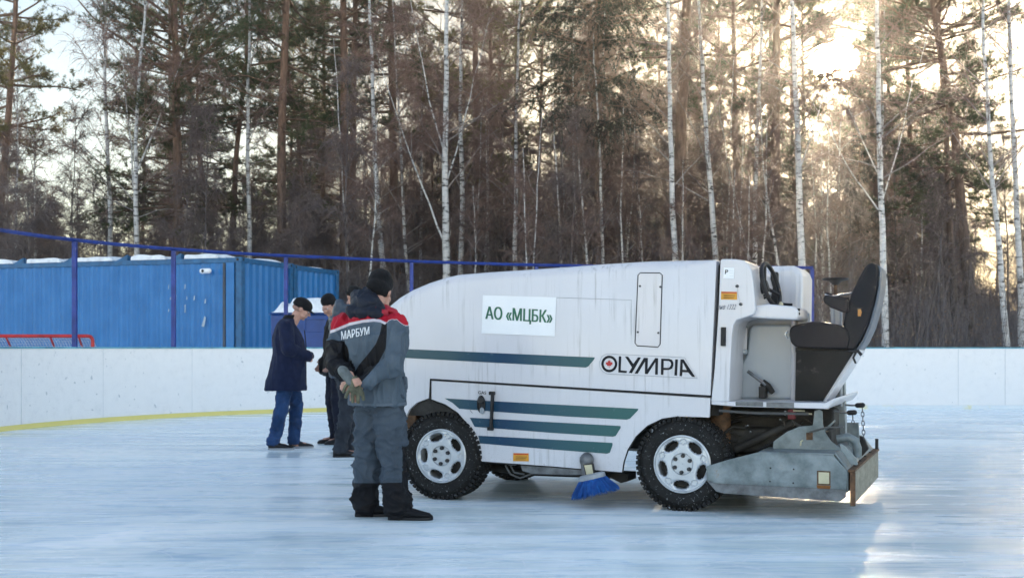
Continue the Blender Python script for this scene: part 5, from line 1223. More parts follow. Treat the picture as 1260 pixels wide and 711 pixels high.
    Mb_ = Matrix.Translation(cc) @ Matrix.Rotation(-tilt, 4, 'Y')
    rb = (top1-top0).length/2
    mb = MB(); mb.lathe([(0, .03), (rb*.8, .028), (rb, .018), (rb*1.02, -.012), (0, -.014)], Mb_, 36); mb.build('brush_disc', mat('brush disc plastic', (0.42, 0.45, 0.48), 0.5, var=.2, dirt=((.08, .08, .08), .6, 20)), veh, sm=40)
    rng = np.random.default_rng(9); n = 850; a = rng.random(n)*6.283; r = rb*(.35+.65*np.sqrt(rng.random(n))); A = np.stack([r*np.cos(a), r*np.sin(a), np.full(n, -.01)], 1)
    ln = rng.uniform(.11, .155, n); sp = .30+.5*(r/rb)+rng.normal(0, .06, n); D = np.stack([np.cos(a)*sp, np.sin(a)*sp, -np.ones(n)], 1)+rng.normal(0, .05, (n, 3)); D = unit(D)
    t = np.linspace(0, 1, 4)[None, :, None]; P = A[:, None]+D[:, None]*ln[:, None, None]*t; P[..., 2] -= 0
    Mn = np.array(Mb_); P = P @ Mn[:3, :3].T + Mn[:3, 3]; P[..., 2] = np.maximum(P[..., 2], .02)
    v_, q_ = tubes(P, rng.uniform(.0018, .0036, (n, 1))*np.linspace(1, .6, 4)[None], 3); link('bristles', np_mesh('bristles', v_, q_), M['bristle'], veh)
    # ---------------- conditioner sled
    vn, vf = -.10, W+.10
    plate = [(868.8, 573.5), (897, 565), (933, 556), (1026, 560.5), (1042.5, 579.5), (1041.5, 602.5), (879.5, 594.5), (869.5, 591.5)]
    mb = MB(); mb.prism(SP(plate, vn), vn, vn+.012); mb.build('sled_side', M['galv'], veh, bevel=.002)
    mb = MB(); mb.prism(SP([(869, 590), (879.5, 594.3), (1041.5, 602.3), (1041, 611), (1034, 616.5), (960, 611.5), (890, 606.5), (881, 604)], vn-.006), vn-.012, vn-.0005); mb.build('runner', M['galvdark'], veh, bevel=.002)
    mb = MB(); mb.prism(SP(plate, vn)[2:7] if False else SP([(897, 568), (933, 556), (1026, 560.5), (1041, 582), (1041, 604), (900, 597)], vn), vf-.012, vf); mb.build('sled_side', M['galv'], veh, bevel=.002)
    ztop = S(980, 557, vn)[1]; ul, ur = S(933, 556, vn)[0], S(1026, 560, vn)[0]
    mb = MB(); mb.box((ul, vn+.014, ztop-.012), (ur, vf-.014, ztop+.002)); mb.build('sled_top', M['galv'], veh, bevel=.003)
    mb = MB(); mb.add([(ur+.002, vn+.014, ztop), (ur+.002, vf-.014, ztop), (S(1042, 579, vn)[0], vf-.014, S(1042, 579, vn)[1]), (S(1042, 579, vn)[0], vn+.014, S(1042, 579, vn)[1]),
                       (S(1042, 602, vn)[0], vf-.014, .2), (S(1042, 602, vn)[0], vn+.014, .2)], [(0, 1, 2, 3), (3, 2, 4, 5)]); o = mb.build('sled_back', M['galv'], veh); sl = o.modifiers.new('t', 'SOLIDIFY'); sl.thickness = .008
    mb = MB(); mb.box((ul-.25, vn+.02, .2), (ur-.02, vf-.02, .24)); mb.build('sled_floor', M['under'], veh)
    mb = MB(); mb.box((ul-.02, vn+.03, ztop-.2), (ul+.02, vf-.03, ztop-.02)); mb.build('sled_front', M['under'], veh)
    for (x, y) in ((948, 575.5), (976.5, 577), (947.5, 592), (976, 594)):
        mb = MB(); mb.ellipsoid(P3(x, y, vn-.001), .006, .004, .006, nu=10, nv=6); mb.build('bolt', M['under'], veh)
    mb = MB(); mb.prism(SP([(1005.3, 578.7), (1021.8, 579.4), (1021.8, 596.8), (1005.3, 596.2)], vn-.004), vn-.004, vn+.001); rf = mb.build('reflector_frame', M['rust'], veh)
    decal_poly('reflector', [(1007.2, 580.5), (1020.3, 581), (1020.3, 595), (1007.2, 594.5)], M['lens'], vn-.0065, rf)
    decal_poly('rust_stain', [(1004.5, 596.5), (1022.5, 597.3), (1021, 601.8), (1013, 602), (1006, 601)], mat('fresh rust', (0.26, 0.10, 0.02), 0.9, col2=(0.15, 0.06, 0.02), scale=30), vn-.0028)
    # lift bracket standing on the sled
    br = [(951.5, 543), (968, 531), (983, 524.5), (1000, 523), (1002, 505.5), (1008, 503.5), (1012, 506), (1012.5, 522), (1016, 533), (1023, 543), (1036, 552), (1036, 560), (951, 553)]
    mb = MB(); mb.prism(SP(br, .22), .22, .232); bk = mb.build('lift_bracket', M['galv'], veh, bevel=.002)
    mb = MB(); mb.prism(SP([(992, 532), (1000, 532), (1000, 541), (992, 541)], .215), .214, .2195); mb.build('bracket_hole', M['rust'], bk)
    mb = MB(); mb.prism(SP(br, .22), 1.45, 1.462); mb.build('lift_bracket', M['galv'], veh, bevel=.002)
    mb = MB(); mb.tube([P3(985, 548, .15), P3(985.5, 542.5, .15), P3(988, 541.5, .15)], .006, 8); mb.build('hook', M['lens'], veh, sm=60)
    mb = MB(); mb.prism(SP([(1014, 528), (1027, 516), (1028, 518), (1015, 531)], .3), .3, .31); mb.build('brace', M['galv'], veh)
    # parts at the back: cross pipe, squeegee carrier, chains
    mb = MB(); mb.tube([P3(1030, 540, .35), P3(1044, 537.5, .35), P3(1052, 542, .38), P3(1055, 551, .4), P3(1055, 562, .4)], .032, 12); mb.build('drain_pipe', M['galv'], veh, sm=60)
    mb = MB(); mb.prism(SP([(1042, 520), (1056, 520), (1058, 563), (1044, 563)], .75), .75, .80); mb.build('carrier', M['galv'], veh, bevel=.004)
    mb = MB(); mb.prism(SP([(1033, 545), (1040, 549), (1054, 565), (1055, 572), (1047, 572), (1034, 552)], .05), .05, .09); mb.build('carrier_arm', M['galv'], veh, bevel=.004)
    mb = MB(); mb.prism(SP([(1056, 535), (1063, 538), (1069, 552), (1060, 562), (1054, 556)], 1.0), .98, 1.04); mb.build('carrier', M['under'], veh, bevel=.004)
    mb = MB(); mb.prism(SP([(1039, 580), (1045, 578), (1045, 604), (1040, 607)], -.05), -.05, .02); mb.build('flap_hinge', M['rust'], veh, bevel=.004)
    for (h0, h1, v, c0, c1) in (((1026, 507.5), (1045, 507.5), .55, (1049, 509), (1050, 524)), ((1040, 500), (1055, 498.5), .75, (1061, 501), (1063, 540))):
        mb = MB(); mb.tube([P3(h0[0], h0[1]-2, v), P3((h0[0]+h1[0])/2, h1[1], v), P3(*h1, v)], .007, 8); lv = mb.build('lever', M['galvdark'], veh, sm=60)
        mb = MB(); mb.capsule(P3(h1[0], h1[1], v), P3(h1[0]+6.5, h1[1]-.3, v), .019, .019, 12, 3); mb.build('lever_knob', M['black'], lv, sm=50)
        a, b = P3(*c0, v), P3(*c1, v); k = int((b-a).length/.032)
        mb = MB()
        for i in range(k):
            c = a.lerp(b, (i+.5)/k); sd = Vector((1, 0, 0)) if i % 2 else Vector((0, 1, 0)); up = (b-a).normalized()
            ringp = [c+sd*.011*math.cos(R(t))+up*.022*math.sin(R(t)) for t in range(0, 361, 45)]; mb.tube(ringp+[ringp[1]], .0035, 5, caps=False)
        mb.build('chain', M['galvdark'], lv, sm=60)
    # rear flap board
    uf = S(1047, 600, vn)[0]; zt_, zb_ = S(1047, 578.7, vn)[1], S(1047.6, 620.5, vn)[1]
    mb = MB(); mb.box((uf, vn, zb_), (uf+.02, W+.08, zt_-.012)); mb.build('flap_board', M['flap'], veh, bevel=.003)
    mb = MB(); mb.box((uf-.02, vn-.003, zt_-.011), (uf+.028, W+.083, zt_+.006)); mb.build('flap_rail', M['rust'], veh, bevel=.003)
    mb = MB(); mb.box((uf-.006, vn-.006, zb_-.01), (uf+.03, vn+.02, zt_-.012)); mb.build('flap_edge', M['rust'], veh, bevel=.003)
    for v in (.2, .6, 1.0, 1.4):
        mb = MB(); mb.ellipsoid((uf-.005, v, zt_+.008), .012, .012, .01, nu=10, nv=6); mb.build('rail_bolt', M['under'], veh)
    mb = MB(); mb.tube([(uf+.01, W+.05, zt_), (uf+.01, W+.05, zt_+.09)], .014, 8); mb.build('flap_pin', M['under'], veh)
    # hitch / small things under the front
    mb = MB(); mb.tube([P3(600, 574, .5), P3(640, 580, .5), P3(760, 584, .5)], .03, 8); mb.build('exhaust', M['under'], veh, sm=60)
    mb = MB(); mb.prism(SP([(752, 582), (772, 583), (772, 592), (764, 594), (752, 588)], .25), .25, .5); mb.build('spring_hanger', M['under'], veh)
vehicle()
# ============================================================ PEOPLE
def remesh(mb, name, voxel=.009, smooth_it=6, wrinkle=0.0, wscale=(9, 9, 5), seed=0, zones=None):
    """fuse overlapping shapes into one continuous surface, then add cloth folds"""
    me = mb.mesh(name); bm = bmesh.new(); bm.from_mesh(me); bmesh.ops.recalc_face_normals(bm, faces=bm.faces); bm.to_mesh(me); bm.free()
    o = bpy.data.objects.new(name, me); COL.objects.link(o)
    r = o.modifiers.new('r', 'REMESH'); r.mode = 'VOXEL'; r.voxel_size = voxel; r.adaptivity = 0
    if smooth_it: s = o.modifiers.new('s', 'SMOOTH'); s.factor = .5; s.iterations = smooth_it
    dg = bpy.context.evaluated_depsgraph_get(); dg.update(); out = bpy.data.meshes.new_from_object(o.evaluated_get(dg)); out.name = name
    bpy.data.objects.remove(o)
    if wrinkle:
        n = [v.normal.copy() for v in out.vertices]; sv = Vector((seed*3.1, seed*1.7, seed*.9))
        for v, nn in zip(out.vertices, n):
            p = Vector((v.co.x*wscale[0], v.co.y*wscale[1], v.co.z*wscale[2]))+sv
            w1 = noise.noise_vector(p*.5)*.6; a = 1-min(1, abs(noise.noise(p+w1))*3.2); b = 1-min(1, abs(noise.noise(p*2.1+w1+Vector((7, 3, 1))))*3.0)
            v.co += nn*wrinkle*(a*a+.45*b*b-.45)
    smooth(out, 180); return out

def put_mesh(name, me, m, parent):
    o = link(name, me, m, parent); return o

def cloth(name, col, rough=.85, var=.12, sheen=.04, scale=14, fuzz=.15):
    m = mat(name, tuple(c*.72 for c in col), rough, var=var, scale=scale, bump=fuzz, bscale=260, spec=.15)
    m.node_tree.nodes['Principled BSDF'].inputs['Sheen Weight'].default_value = sheen; return m

PM = dict(
    skin=mat('skin', (0.50, 0.27, 0.20), .5, var=.12, scale=18), hair=cloth('cropped grey hair', (0.50, 0.31, 0.25)),
    navy=cloth('navy wool', (0.012, 0.020, 0.060)), jeans=cloth('blue denim', (0.028, 0.075, 0.20), var=.3, scale=5),
    blackc=cloth('black cloth', (0.012, 0.012, 0.014)), darktr=cloth('dark navy trousers', (0.018, 0.022, 0.042)),
    greytr=cloth('dark grey trousers', (0.045, 0.052, 0.066), var=.25, scale=6), shoe=mat('dark shoe', (0.008, 0.008, 0.010), .5, spec=.3),
    sole=mat('pale sole', (0.30, 0.31, 0.33), .6), puffy=mat('blue grey quilted nylon', (0.035, 0.052, 0.078), .45, var=.2), workgrey=mat('grey blue workwear', (0.07, 0.095, 0.125), .62, var=.14, scale=7, bump=.2, bscale=120),
    workblk=mat('black workwear', (0.007, 0.007, 0.009), .7, var=.2, spec=.2), workred=mat('red workwear', (0.38, 0.008, 0.024), .6, var=.15, scale=7),
    piping=mat('silver piping', (0.62, 0.60, 0.62), .5), hood=mat('navy hood cloth', (0.010, 0.014, 0.026), .6, var=.2, spec=.25), white=mat('white print', (0.78, 0.80, 0.82), .5, var=.03),
    glove=cloth('grey glove knit', (0.22, 0.25, 0.25), var=.2), glovep=mat('olive glove palm', (0.12, 0.12, 0.075), .7, var=.3, scale=20))

def V3(*a): return Vector(a)

def add_head(mb, c, yaw=0, pitch=0, s=1.0):
    """skull, jaw, nose, brow, ears; looks along local +y"""
    Mh = Matrix.Translation(c) @ Matrix.Rotation(yaw, 4, 'Z') @ Matrix.Rotation(pitch, 4, 'X') @ Matrix.Scale(s, 4)
    m3 = Mh.to_3x3()
    def E(x, y, z, a, b, cc): mb.ellipsoid(Mh @ V3(x, y, z), a, b, cc, m3, 18, 12)
    E(0, -.012, .03, .078, .098, .090); E(0, .03, -.005, .066, .066, .085); E(0, .040, -.062, .046, .045, .045)   # skull, face, jaw
    E(0, .070, -.088, .020, .020, .017)                               # chin
    E(0, .088, .030, .045, .018, .012)                                # brow
    mb.capsule(Mh @ V3(0, .092, .018), Mh @ V3(0, .112, -.018), .009, .015); E(-.012, .102, -.022, .009, .010, .008); E(.012, .102, -.022, .009, .010, .008)
    E(0, .090, -.046, .024, .012, .006); E(0, .088, -.057, .020, .012, .007)     # lips
    for sx in (-1, 1):
        E(sx*.043, .066, -.012, .022, .022, .024); E(sx*.040, .052, -.055, .024, .03, .03)   # cheek, jaw corner
        E(sx*.079, -.008, .000, .009, .020, .031); E(sx*.077, -.002, -.020, .008, .013, .014)  # ear
    return Mh

def eyes(Mh, parent):
    for sx in (-1, 1):
        mb = MB(); mb.ellipsoid(Mh @ V3(sx*.030, .078, .010), .012, .012, .010, None, 12, 8); e = mb.build('eye', PM['white'], parent, sm=60)
        mb = MB(); mb.ellipsoid(Mh @ V3(sx*.030, .0885, .008), .0055, .003, .0055, None, 10, 6); mb.build('iris', PM['shoe'], e, sm=60)

def add_hand(mb, w, d, n, s=1.0, curl=35, spread=5, mirror=1):
    """palm from wrist w along d, palm facing n, five separate fingers"""
    d = Vector(d).normalized(); n = Vector(n).normalized(); x = d.cross(n).normalized()*mirror; n = (x.cross(d)).normalized()*mirror
    w = Vector(w)
    mb.capsule(w-d*.02, w+d*.03, .026*s, .030*s, 14, 4, .62, up=n)
    for k, off in enumerate((-.030, -.010, .010, .029)):
        b = w+d*.045*s+x*off*s; mb.capsule(w+x*off*.6*s+d*.01, b+d*.040*s, .016*s, .0115*s, 10, 4)
        L = (.036, .044, .047, .038)[k]*s if mirror else .04*s
        p = b+d*.045*s; a = R(curl*.5); dirv = d
        for j, (f, r0, r1) in enumerate(((1, .0098, .0092), (.72, .0092, .0086), (.55, .0086, .0078))):
            a = R(curl*(.5+.55*j)); q = p+(d*math.cos(a)+n*math.sin(a))*L*f; mb.capsule(p, q, r0*s, r1*s, 8, 3); p = q
    b = w+x*.026*s+d*.012*s; q = b+(x*.6+d*.65+n*.35).normalized()*.042*s; r_ = q+(x*.25+d*.85+n*.5).normalized()*.034*s
    mb.capsule(b, q, .015*s, .0115*s, 8, 3); mb.capsule(q, r_, .0112*s, .0095*s, 8, 3)

def add_leg(mb, hip, knee, ankle, r=(.088, .062, .048)):
    mb.capsule(hip, knee, r[0], r[1]); mb.capsule(knee, Vector(knee).lerp(Vector(ankle), .35)+V3(0, -.012, 0), r[1]*.95, r[1]*.95); mb.capsule(Vector(knee).lerp(Vector(ankle), .3)+V3(0, -.01, 0), ankle, r[1]*.93, r[2])

def shoe(name, heel, d, parent, m, L=.30, sole=None, h=.09, wide=1.0, boot=0.0):
    """heel point on the ice, direction d of the toe"""
    d = Vector((d[0], d[1], 0)).normalized(); x = Vector((d.y, -d.x, 0)); o = bpy
    mb = MB(); hz = Vector(heel)
    def ring(t, w, z0, z1, sd=10):
        return t, w, z0, z1
    secs = [(0.0, .026, .012, h*.8), (.03, .036, .010, h), (.35, .038, .010, h*1.02), (.55, .043, .010, h*.82), (.78, .047, .010, h*.60), (.93, .040, .012, h*.48), (1.0, .018, .016, h*.3)]
    vs = []; sides = 14
    for t, w, z0, z1 in secs:
        for k in range(sides):
            a = 2*math.pi*k/sides; vs.append(hz+d*(L*t)+x*(w*wide*math.cos(a))+Vector((0, 0, (z0+z1)/2+(z1-z0)/2*math.sin(a))))
    n = len(secs); fs = [(i*sides+k, (i+1)*sides+k, (i+1)*sides+(k+1) % sides, i*sides+(k+1) % sides) for i in range(n-1) for k in range(sides)]
    fs += [tuple(range(sides)), tuple(range(n*sides-1, (n-1)*sides-1, -1))]
    mb.add(vs, fs)
    if boot: mb.tube([hz+d*.075+Vector((0, 0, h*.6)), hz+d*.07+Vector((0, 0, h+boot))], [.052, .056], 14)
    sh = mb.build(name, m, parent, sm=60)
    mb = MB(); pts = []
    for t, w in ((-.01, .022), (.05, .036), (.35, .036), (.6, .046), (.8, .049), (.94, .042), (1.012, .018)): pts.append(hz+d*(L*t)+x*w*wide)
    pts += [p - 2*(p-hz).dot(x)*x for p in pts[::-1]]; k = len(pts)
    mb.add([p+Vector((0, 0, 0.001)) for p in pts]+[p+Vector((0, 0, .022)) for p in pts], [tuple(range(k-1, -1, -1)), tuple(range(k, 2*k))]+[(i, (i+1) % k, k+(i+1) % k, k+i) for i in range(k)])
    mb.build('sole', sole or PM['shoe'], sh, bevel=.003)
    return sh

def person_root(px, Y, yaw, label):
    r = empty('person', ((px-HX)/F*Y, Y, 0), yaw); tag(r, label, 'person'); return r

# local axes: +x right hand side, +y the way he faces. yaw turns +y away from the camera's forward
def man_navy():
    Y = depth_of(552.0); r = person_root(353, Y, R(-82), 'big man in knee length navy coat, jeans and black cap looking down, hands clasped')
    hd = V3(-.0, .175, 1.665)
    mb = MB(); Mh = add_head(mb, hd, 0, R(-30), 1.03)
    mb.capsule(V3(0, .045, 1.47), V3(0, .125, 1.61), .066, .060); mb.loft([((0, .0, .98), .17, .12), ((0, .02, 1.15), .165, .125), ((0, .01, 1.35), .19, .12), ((0, .0, 1.50), .12, .08)])
    for s, kx, ky, fx, fy in ((1, .105, -.06, .11, -.15), (-1, -.10, .10, -.11, .075)):
        add_leg(mb, V3(s*.09, 0, .95), V3(kx, ky+.02, .51), V3(fx, fy, .09), (.08, .055, .042))
        mb.capsule(V3(fx, fy-.02, .05), V3(fx, fy+.13, .04), .035, .03)
    eL, eR = V3(-.27, .02, 1.20), V3(.27, .02, 1.20); wL, wR = V3(-.07, .24, 1.10), V3(.07, .24, 1.10)
    for s, e, w in ((-1, eL, wL), (1, eR, wR)): mb.capsule(V3(s*.2, 0, 1.47), e, .05, .04); mb.capsule(e, w, .04, .028)
    add_hand(mb, V3(-.05, .27, 1.10), (.85, .3, -.2), (.3, -.8, 0), .98, 45, mirror=-1); add_hand(mb, V3(.05, .265, 1.115), (-.85, .3, -.25), (-.3, -.8, 0), .98, 55, mirror=1)
    b = put_mesh('body', remesh(mb, 'body', .0065, 3), PM['skin'], r); eyes(Mh, b)
    # coat
    mb = MB()
    mb.loft([((0, -.02, .70), .265, .255), ((0, -.01, .80), .255, .240), ((0, .01, .98), .235, .215), ((0, .03, 1.14), .225, .205), ((0, .01, 1.30), .235, .185), ((0, .0, 1.42), .222, .145), ((0, -.005, 1.50), .165, .105), ((0, .03, 1.56), .085, .080)], 30)
    for s, e, w in ((-1, eL, wL), (1, eR, wR)):
        mb.capsule(V3(s*.19, -.005, 1.445), e, .092, .084); mb.capsule(e, V3(s*.085, .250, 1.105), .084, .064)
    me = remesh(mb, 'coat', .009, 5, .012, (5, 5, 2.2), 1); put_mesh('coat', me, PM['navy'], r)
    mb = MB(); mb.loft([((0, .02, 1.52), .088, .082), ((0, .03, 1.565), .080, .078), ((0, .045, 1.595), .074, .076), ((0, .045, 1.60), .066, .068)], 24); mb.build('collar', PM['blackc'], r, sm=60)
    mb = MB(); mb.tube([V3(0, .205, 1.42), V3(0, .225, 1.25), V3(0, .226, .95), V3(0, .228, .76)], .006, 6); mb.build('coat_edge', PM['blackc'], r, sm=60)
    # jeans
    mb = MB(); mb.loft([((0, 0, .86), .16, .13), ((0, 0, 1.0), .165, .135)])
    for s, kx, ky, fx, fy in ((1, .105, -.06, .11, -.15), (-1, -.10, .10, -.11, .075)):
        mb.capsule(V3(s*.085, 0, .93), V3(kx, ky+.01, .52), .112, .086); mb.capsule(V3(kx, ky+.01, .52), V3(fx, fy, .10), .086, .074); mb.loft([((fx, fy-.0, .055), .068, .078), ((fx, fy, .14), .072, .080)])
    put_mesh('jeans', remesh(mb, 'jeans', .009, 4, .013, (7, 7, 9), 2), PM['jeans'], r)
    shoe('shoe', (.11, -.21, 0), (.10, 1), r, PM['shoe'], .30, PM['sole']); shoe('shoe', (-.11, .015, 0), (-.05, 1), r, PM['shoe'], .30, PM['sole'])
    # cap
    mb = MB(); m3 = Mh.to_3x3(); mb.ellipsoid(Mh @ V3(0, -.012, .054), .094, .118, .084, m3, 22, 12); mb.ellipsoid(Mh @ V3(0, -.030, .030), .092, .100, .042, m3, 22, 12)
    put_mesh('cap', remesh(mb, 'cap', .006, 2), PM['blackc'], r)
    mb = MB(); g = []
    for i in range(9):
        for j in range(5):
            a = R(-62+124*i/8); t = j/4; x = .078*math.sin(a); y0 = .075*math.cos(a)+.012; g.append(Mh @ V3(x*(1+.05*t), y0+t*.072*math.cos(a)**.6, .048-.018*t-.012*(math.sin(a)**2)))
    mb.add(g, [(i*5+j, (i+1)*5+j, (i+1)*5+j+1, i*5+j+1) for i in range(8) for j in range(4)]); o = mb.build('visor', PM['blackc'], r, sm=60); so = o.modifiers.new('t', 'SOLIDIFY'); so.thickness = .006
    mb = MB(); mb.ellipsoid(Mh @ V3(0, -.045, -.012), .0785, .070, .036, m3, 18, 10); hm = mb.mesh('hair'); smooth(hm, 180); put_mesh('hair', hm, PM['hair'], r)
man_navy()

def man_beanie():
    Y = depth_of(545.5); r = person_root(414, Y, R(118), 'man in black knitted hat and long black coat, half hidden behind the quilted jacket')
    hd = V3(0, .10, 1.73); mb = MB(); Mh = add_head(mb, hd, R(35), R(-32), 1.0)
    mb.capsule(V3(0, .02, 1.54), V3(0, .07, 1.68), .062, .056); mb.loft([((0, 0, 1.0), .16, .11), ((0, 0, 1.4), .18, .11), ((0, 0, 1.55), .11, .07)])
    for s in (-1, 1): add_leg(mb, V3(s*.09, 0, .99), V3(s*.10, .03, .52), V3(s*.11, -.02, .09), (.08, .055, .042)); mb.capsule(V3(s*.11, -.03, .05), V3(s*.115, .12, .04), .035, .03)
    eL, eR, wL, wR = V3(-.27, -.05, 1.24), V3(.27, -.05, 1.24), V3(-.20, .10, 1.03), V3(.20, .10, 1.03)
    for s, e, w in ((-1, eL, wL), (1, eR, wR)): mb.capsule(V3(s*.2, 0, 1.5), e, .05, .04); mb.capsule(e, w, .04, .028)
    add_hand(mb, wL, (.1, .6, -.7), (.8, .2, .2), .98, 30, mirror=-1); add_hand(mb, wR, (-.1, .6, -.7), (-.8, .2, .2), .98, 30)
    b = put_mesh('body', remesh(mb, 'body', .0075, 3), PM['skin'], r); eyes(Mh, b)
    mb = MB(); mb.loft([((0, 0, .86), .205, .165), ((0, 0, 1.05), .20, .16), ((0, .0, 1.30), .215, .155), ((0, 0, 1.46), .215, .14), ((0, 0, 1.56), .15, .10), ((0, .02, 1.62), .082, .078)], 28)
    for s, e, w in ((-1, eL, wL), (1, eR, wR)): mb.capsule(V3(s*.19, 0, 1.50), e, .080, .066); mb.capsule(e, w, .066, .05)
    for s in (-1, 1): mb.capsule(V3(s*.2, .10, 1.03), V3(s*.18, .12, .92), .07, .06)
    put_mesh('coat', remesh(mb, 'coat', .010, 5, .012, (5, 5, 3), 4), PM['blackc'], r)
    mb = MB(); mb.loft([((0, 0, .86), .15, .12), ((0, 0, 1.0), .16, .13)])
    for s in (-1, 1): mb.capsule(V3(s*.085, 0, .95), V3(s*.10, .03, .52), .10, .078); mb.capsule(V3(s*.10, .03, .52), V3(s*.11, -.02, .10), .078, .066); mb.loft([((s*.11, -.02, .05), .062, .07), ((s*.11, -.02, .12), .064, .07)])
    put_mesh('trousers', remesh(mb, 'trousers', .010, 4, .010, (7, 7, 8), 5), PM['darktr'], r)
    for s in (-1, 1): shoe('shoe', (s*.11, -.09, 0), (s*.08, 1), r, PM['shoe'], .29)
    beanie(r, Mh, .0)
def beanie(r, Mh, droop=0.0, logo=True, m='blackc', h=.085):
    m3 = Mh.to_3x3(); mb = MB(); mb.ellipsoid(Mh @ V3(0, -.022, .060+h*.15), .088, .108, h+droop*.2, m3, 22, 14); mb.ellipsoid(Mh @ V3(0, -.030, .03-droop*.5), .089, .104, .052+droop, m3, 22, 14)
    put_mesh('knitted_hat', remesh(mb, 'knitted_hat', .007, 3, .003, (40, 40, 10), 2), PM[m], r)
    if logo: mb = MB(); mb.ellipsoid(Mh @ V3(.03, .088, .052), .016, .004, .006, m3, 10, 6); mb.build('badge', PM['white'], r)
man_beanie()

def man_quilted():
    Y = depth_of(561); r = person_root(424, Y, R(-70), 'man in blue grey quilted jacket and dark grey trousers, mostly hidden behind the worker')
    hd = V3(0, .12, 1.75); mb = MB(); Mh = add_head(mb, hd, R(-8), R(-30), 1.0)
    mb.capsule(V3(0, .02, 1.56), V3(0, .08, 1.70), .062, .056); mb.loft([((0, 0, 1.0), .16, .11), ((0, 0, 1.4), .18, .11), ((0, 0, 1.57), .11, .07)])
    for s, f in ((-1, .08), (1, -.05)): add_leg(mb, V3(s*.09, 0, .99), V3(s*.10, .03+f*.5, .52), V3(s*.10, f-.02, .09), (.08, .055, .042)); mb.capsule(V3(s*.10, f-.03, .05), V3(s*.10, f+.12, .04), .035, .03)
    eL, eR, wL, wR = V3(-.28, .0, 1.26), V3(.28, .0, 1.26), V3(-.12, .20, 1.14), V3(.12, .20, 1.14)
    for s, e, w in ((-1, eL, wL), (1, eR, wR)): mb.capsule(V3(s*.2, 0, 1.52), e, .05, .04); mb.capsule(e, w, .04, .028)
    add_hand(mb, wL, (.6, .5, -.1), (.2, -.8, 0), .98, 40, mirror=-1); add_hand(mb, wR, (-.6, .5, -.1), (-.2, -.8, 0), .98, 40)
    b = put_mesh('body', remesh(mb, 'body', .0075, 3), PM['skin'], r); eyes(Mh, b)
    mb = MB(); z = .92; k = 0
    while z < 1.52:      # quilted rings
        t = (z-.92)/.6; wx = .215+.02*math.sin(t*3); wy = .175
        mb.loft([((0, 0, z-.045), wx*.93, wy*.92), ((0, 0, z-.02), wx, wy), ((0, 0, z+.02), wx, wy), ((0, 0, z+.045), wx*.93, wy*.92)], 28); z += .085
    mb.loft([((0, 0, 1.5), .20, .14), ((0, 0, 1.58), .15, .11), ((0, .02, 1.64), .095, .09), ((0, .03, 1.69), .09, .088)], 28)
    mb.capsule(V3(0, -.06, 1.60), V3(0, -.05, 1.68), .085, .07)
    for s, e, w in ((-1, eL, wL), (1, eR, wR)):
        a = V3(s*.19, 0, 1.52)
        for i in range(5): p = a.lerp(e, i/4.5); mb.ellipsoid(p, .088, .088, .055, None, 16, 10)
        for i in range(5): p = e.lerp(w, i/4.2); mb.ellipsoid(p, .075, .060, .06, None, 16, 10)
    put_mesh('jacket', remesh(mb, 'jacket', .010, 3, .006, (12, 12, 8), 7), PM['puffy'], r)
    mb = MB(); mb.loft([((0, 0, .86), .15, .12), ((0, 0, 1.0), .16, .13)])
    for s, f in ((-1, .08), (1, -.05)): mb.capsule(V3(s*.085, 0, .95), V3(s*.10, .03+f*.5, .52), .108, .088); mb.capsule(V3(s*.10, .03+f*.5, .52), V3(s*.10, f-.02, .10), .088, .078); mb.loft([((s*.10, f-.02, .045), .078, .085), ((s*.10, f-.02, .14), .074, .08)])
    put_mesh('trousers', remesh(mb, 'trousers', .010, 4, .013, (7, 7, 9), 8), PM['greytr'], r)
    for s, f in ((-1, .08), (1, -.05)): shoe('shoe', (s*.10, f-.10, 0), (s*.1, 1), r, PM['shoe'], .30)
    beanie(r, Mh, logo=False, h=.07)
man_quilted()

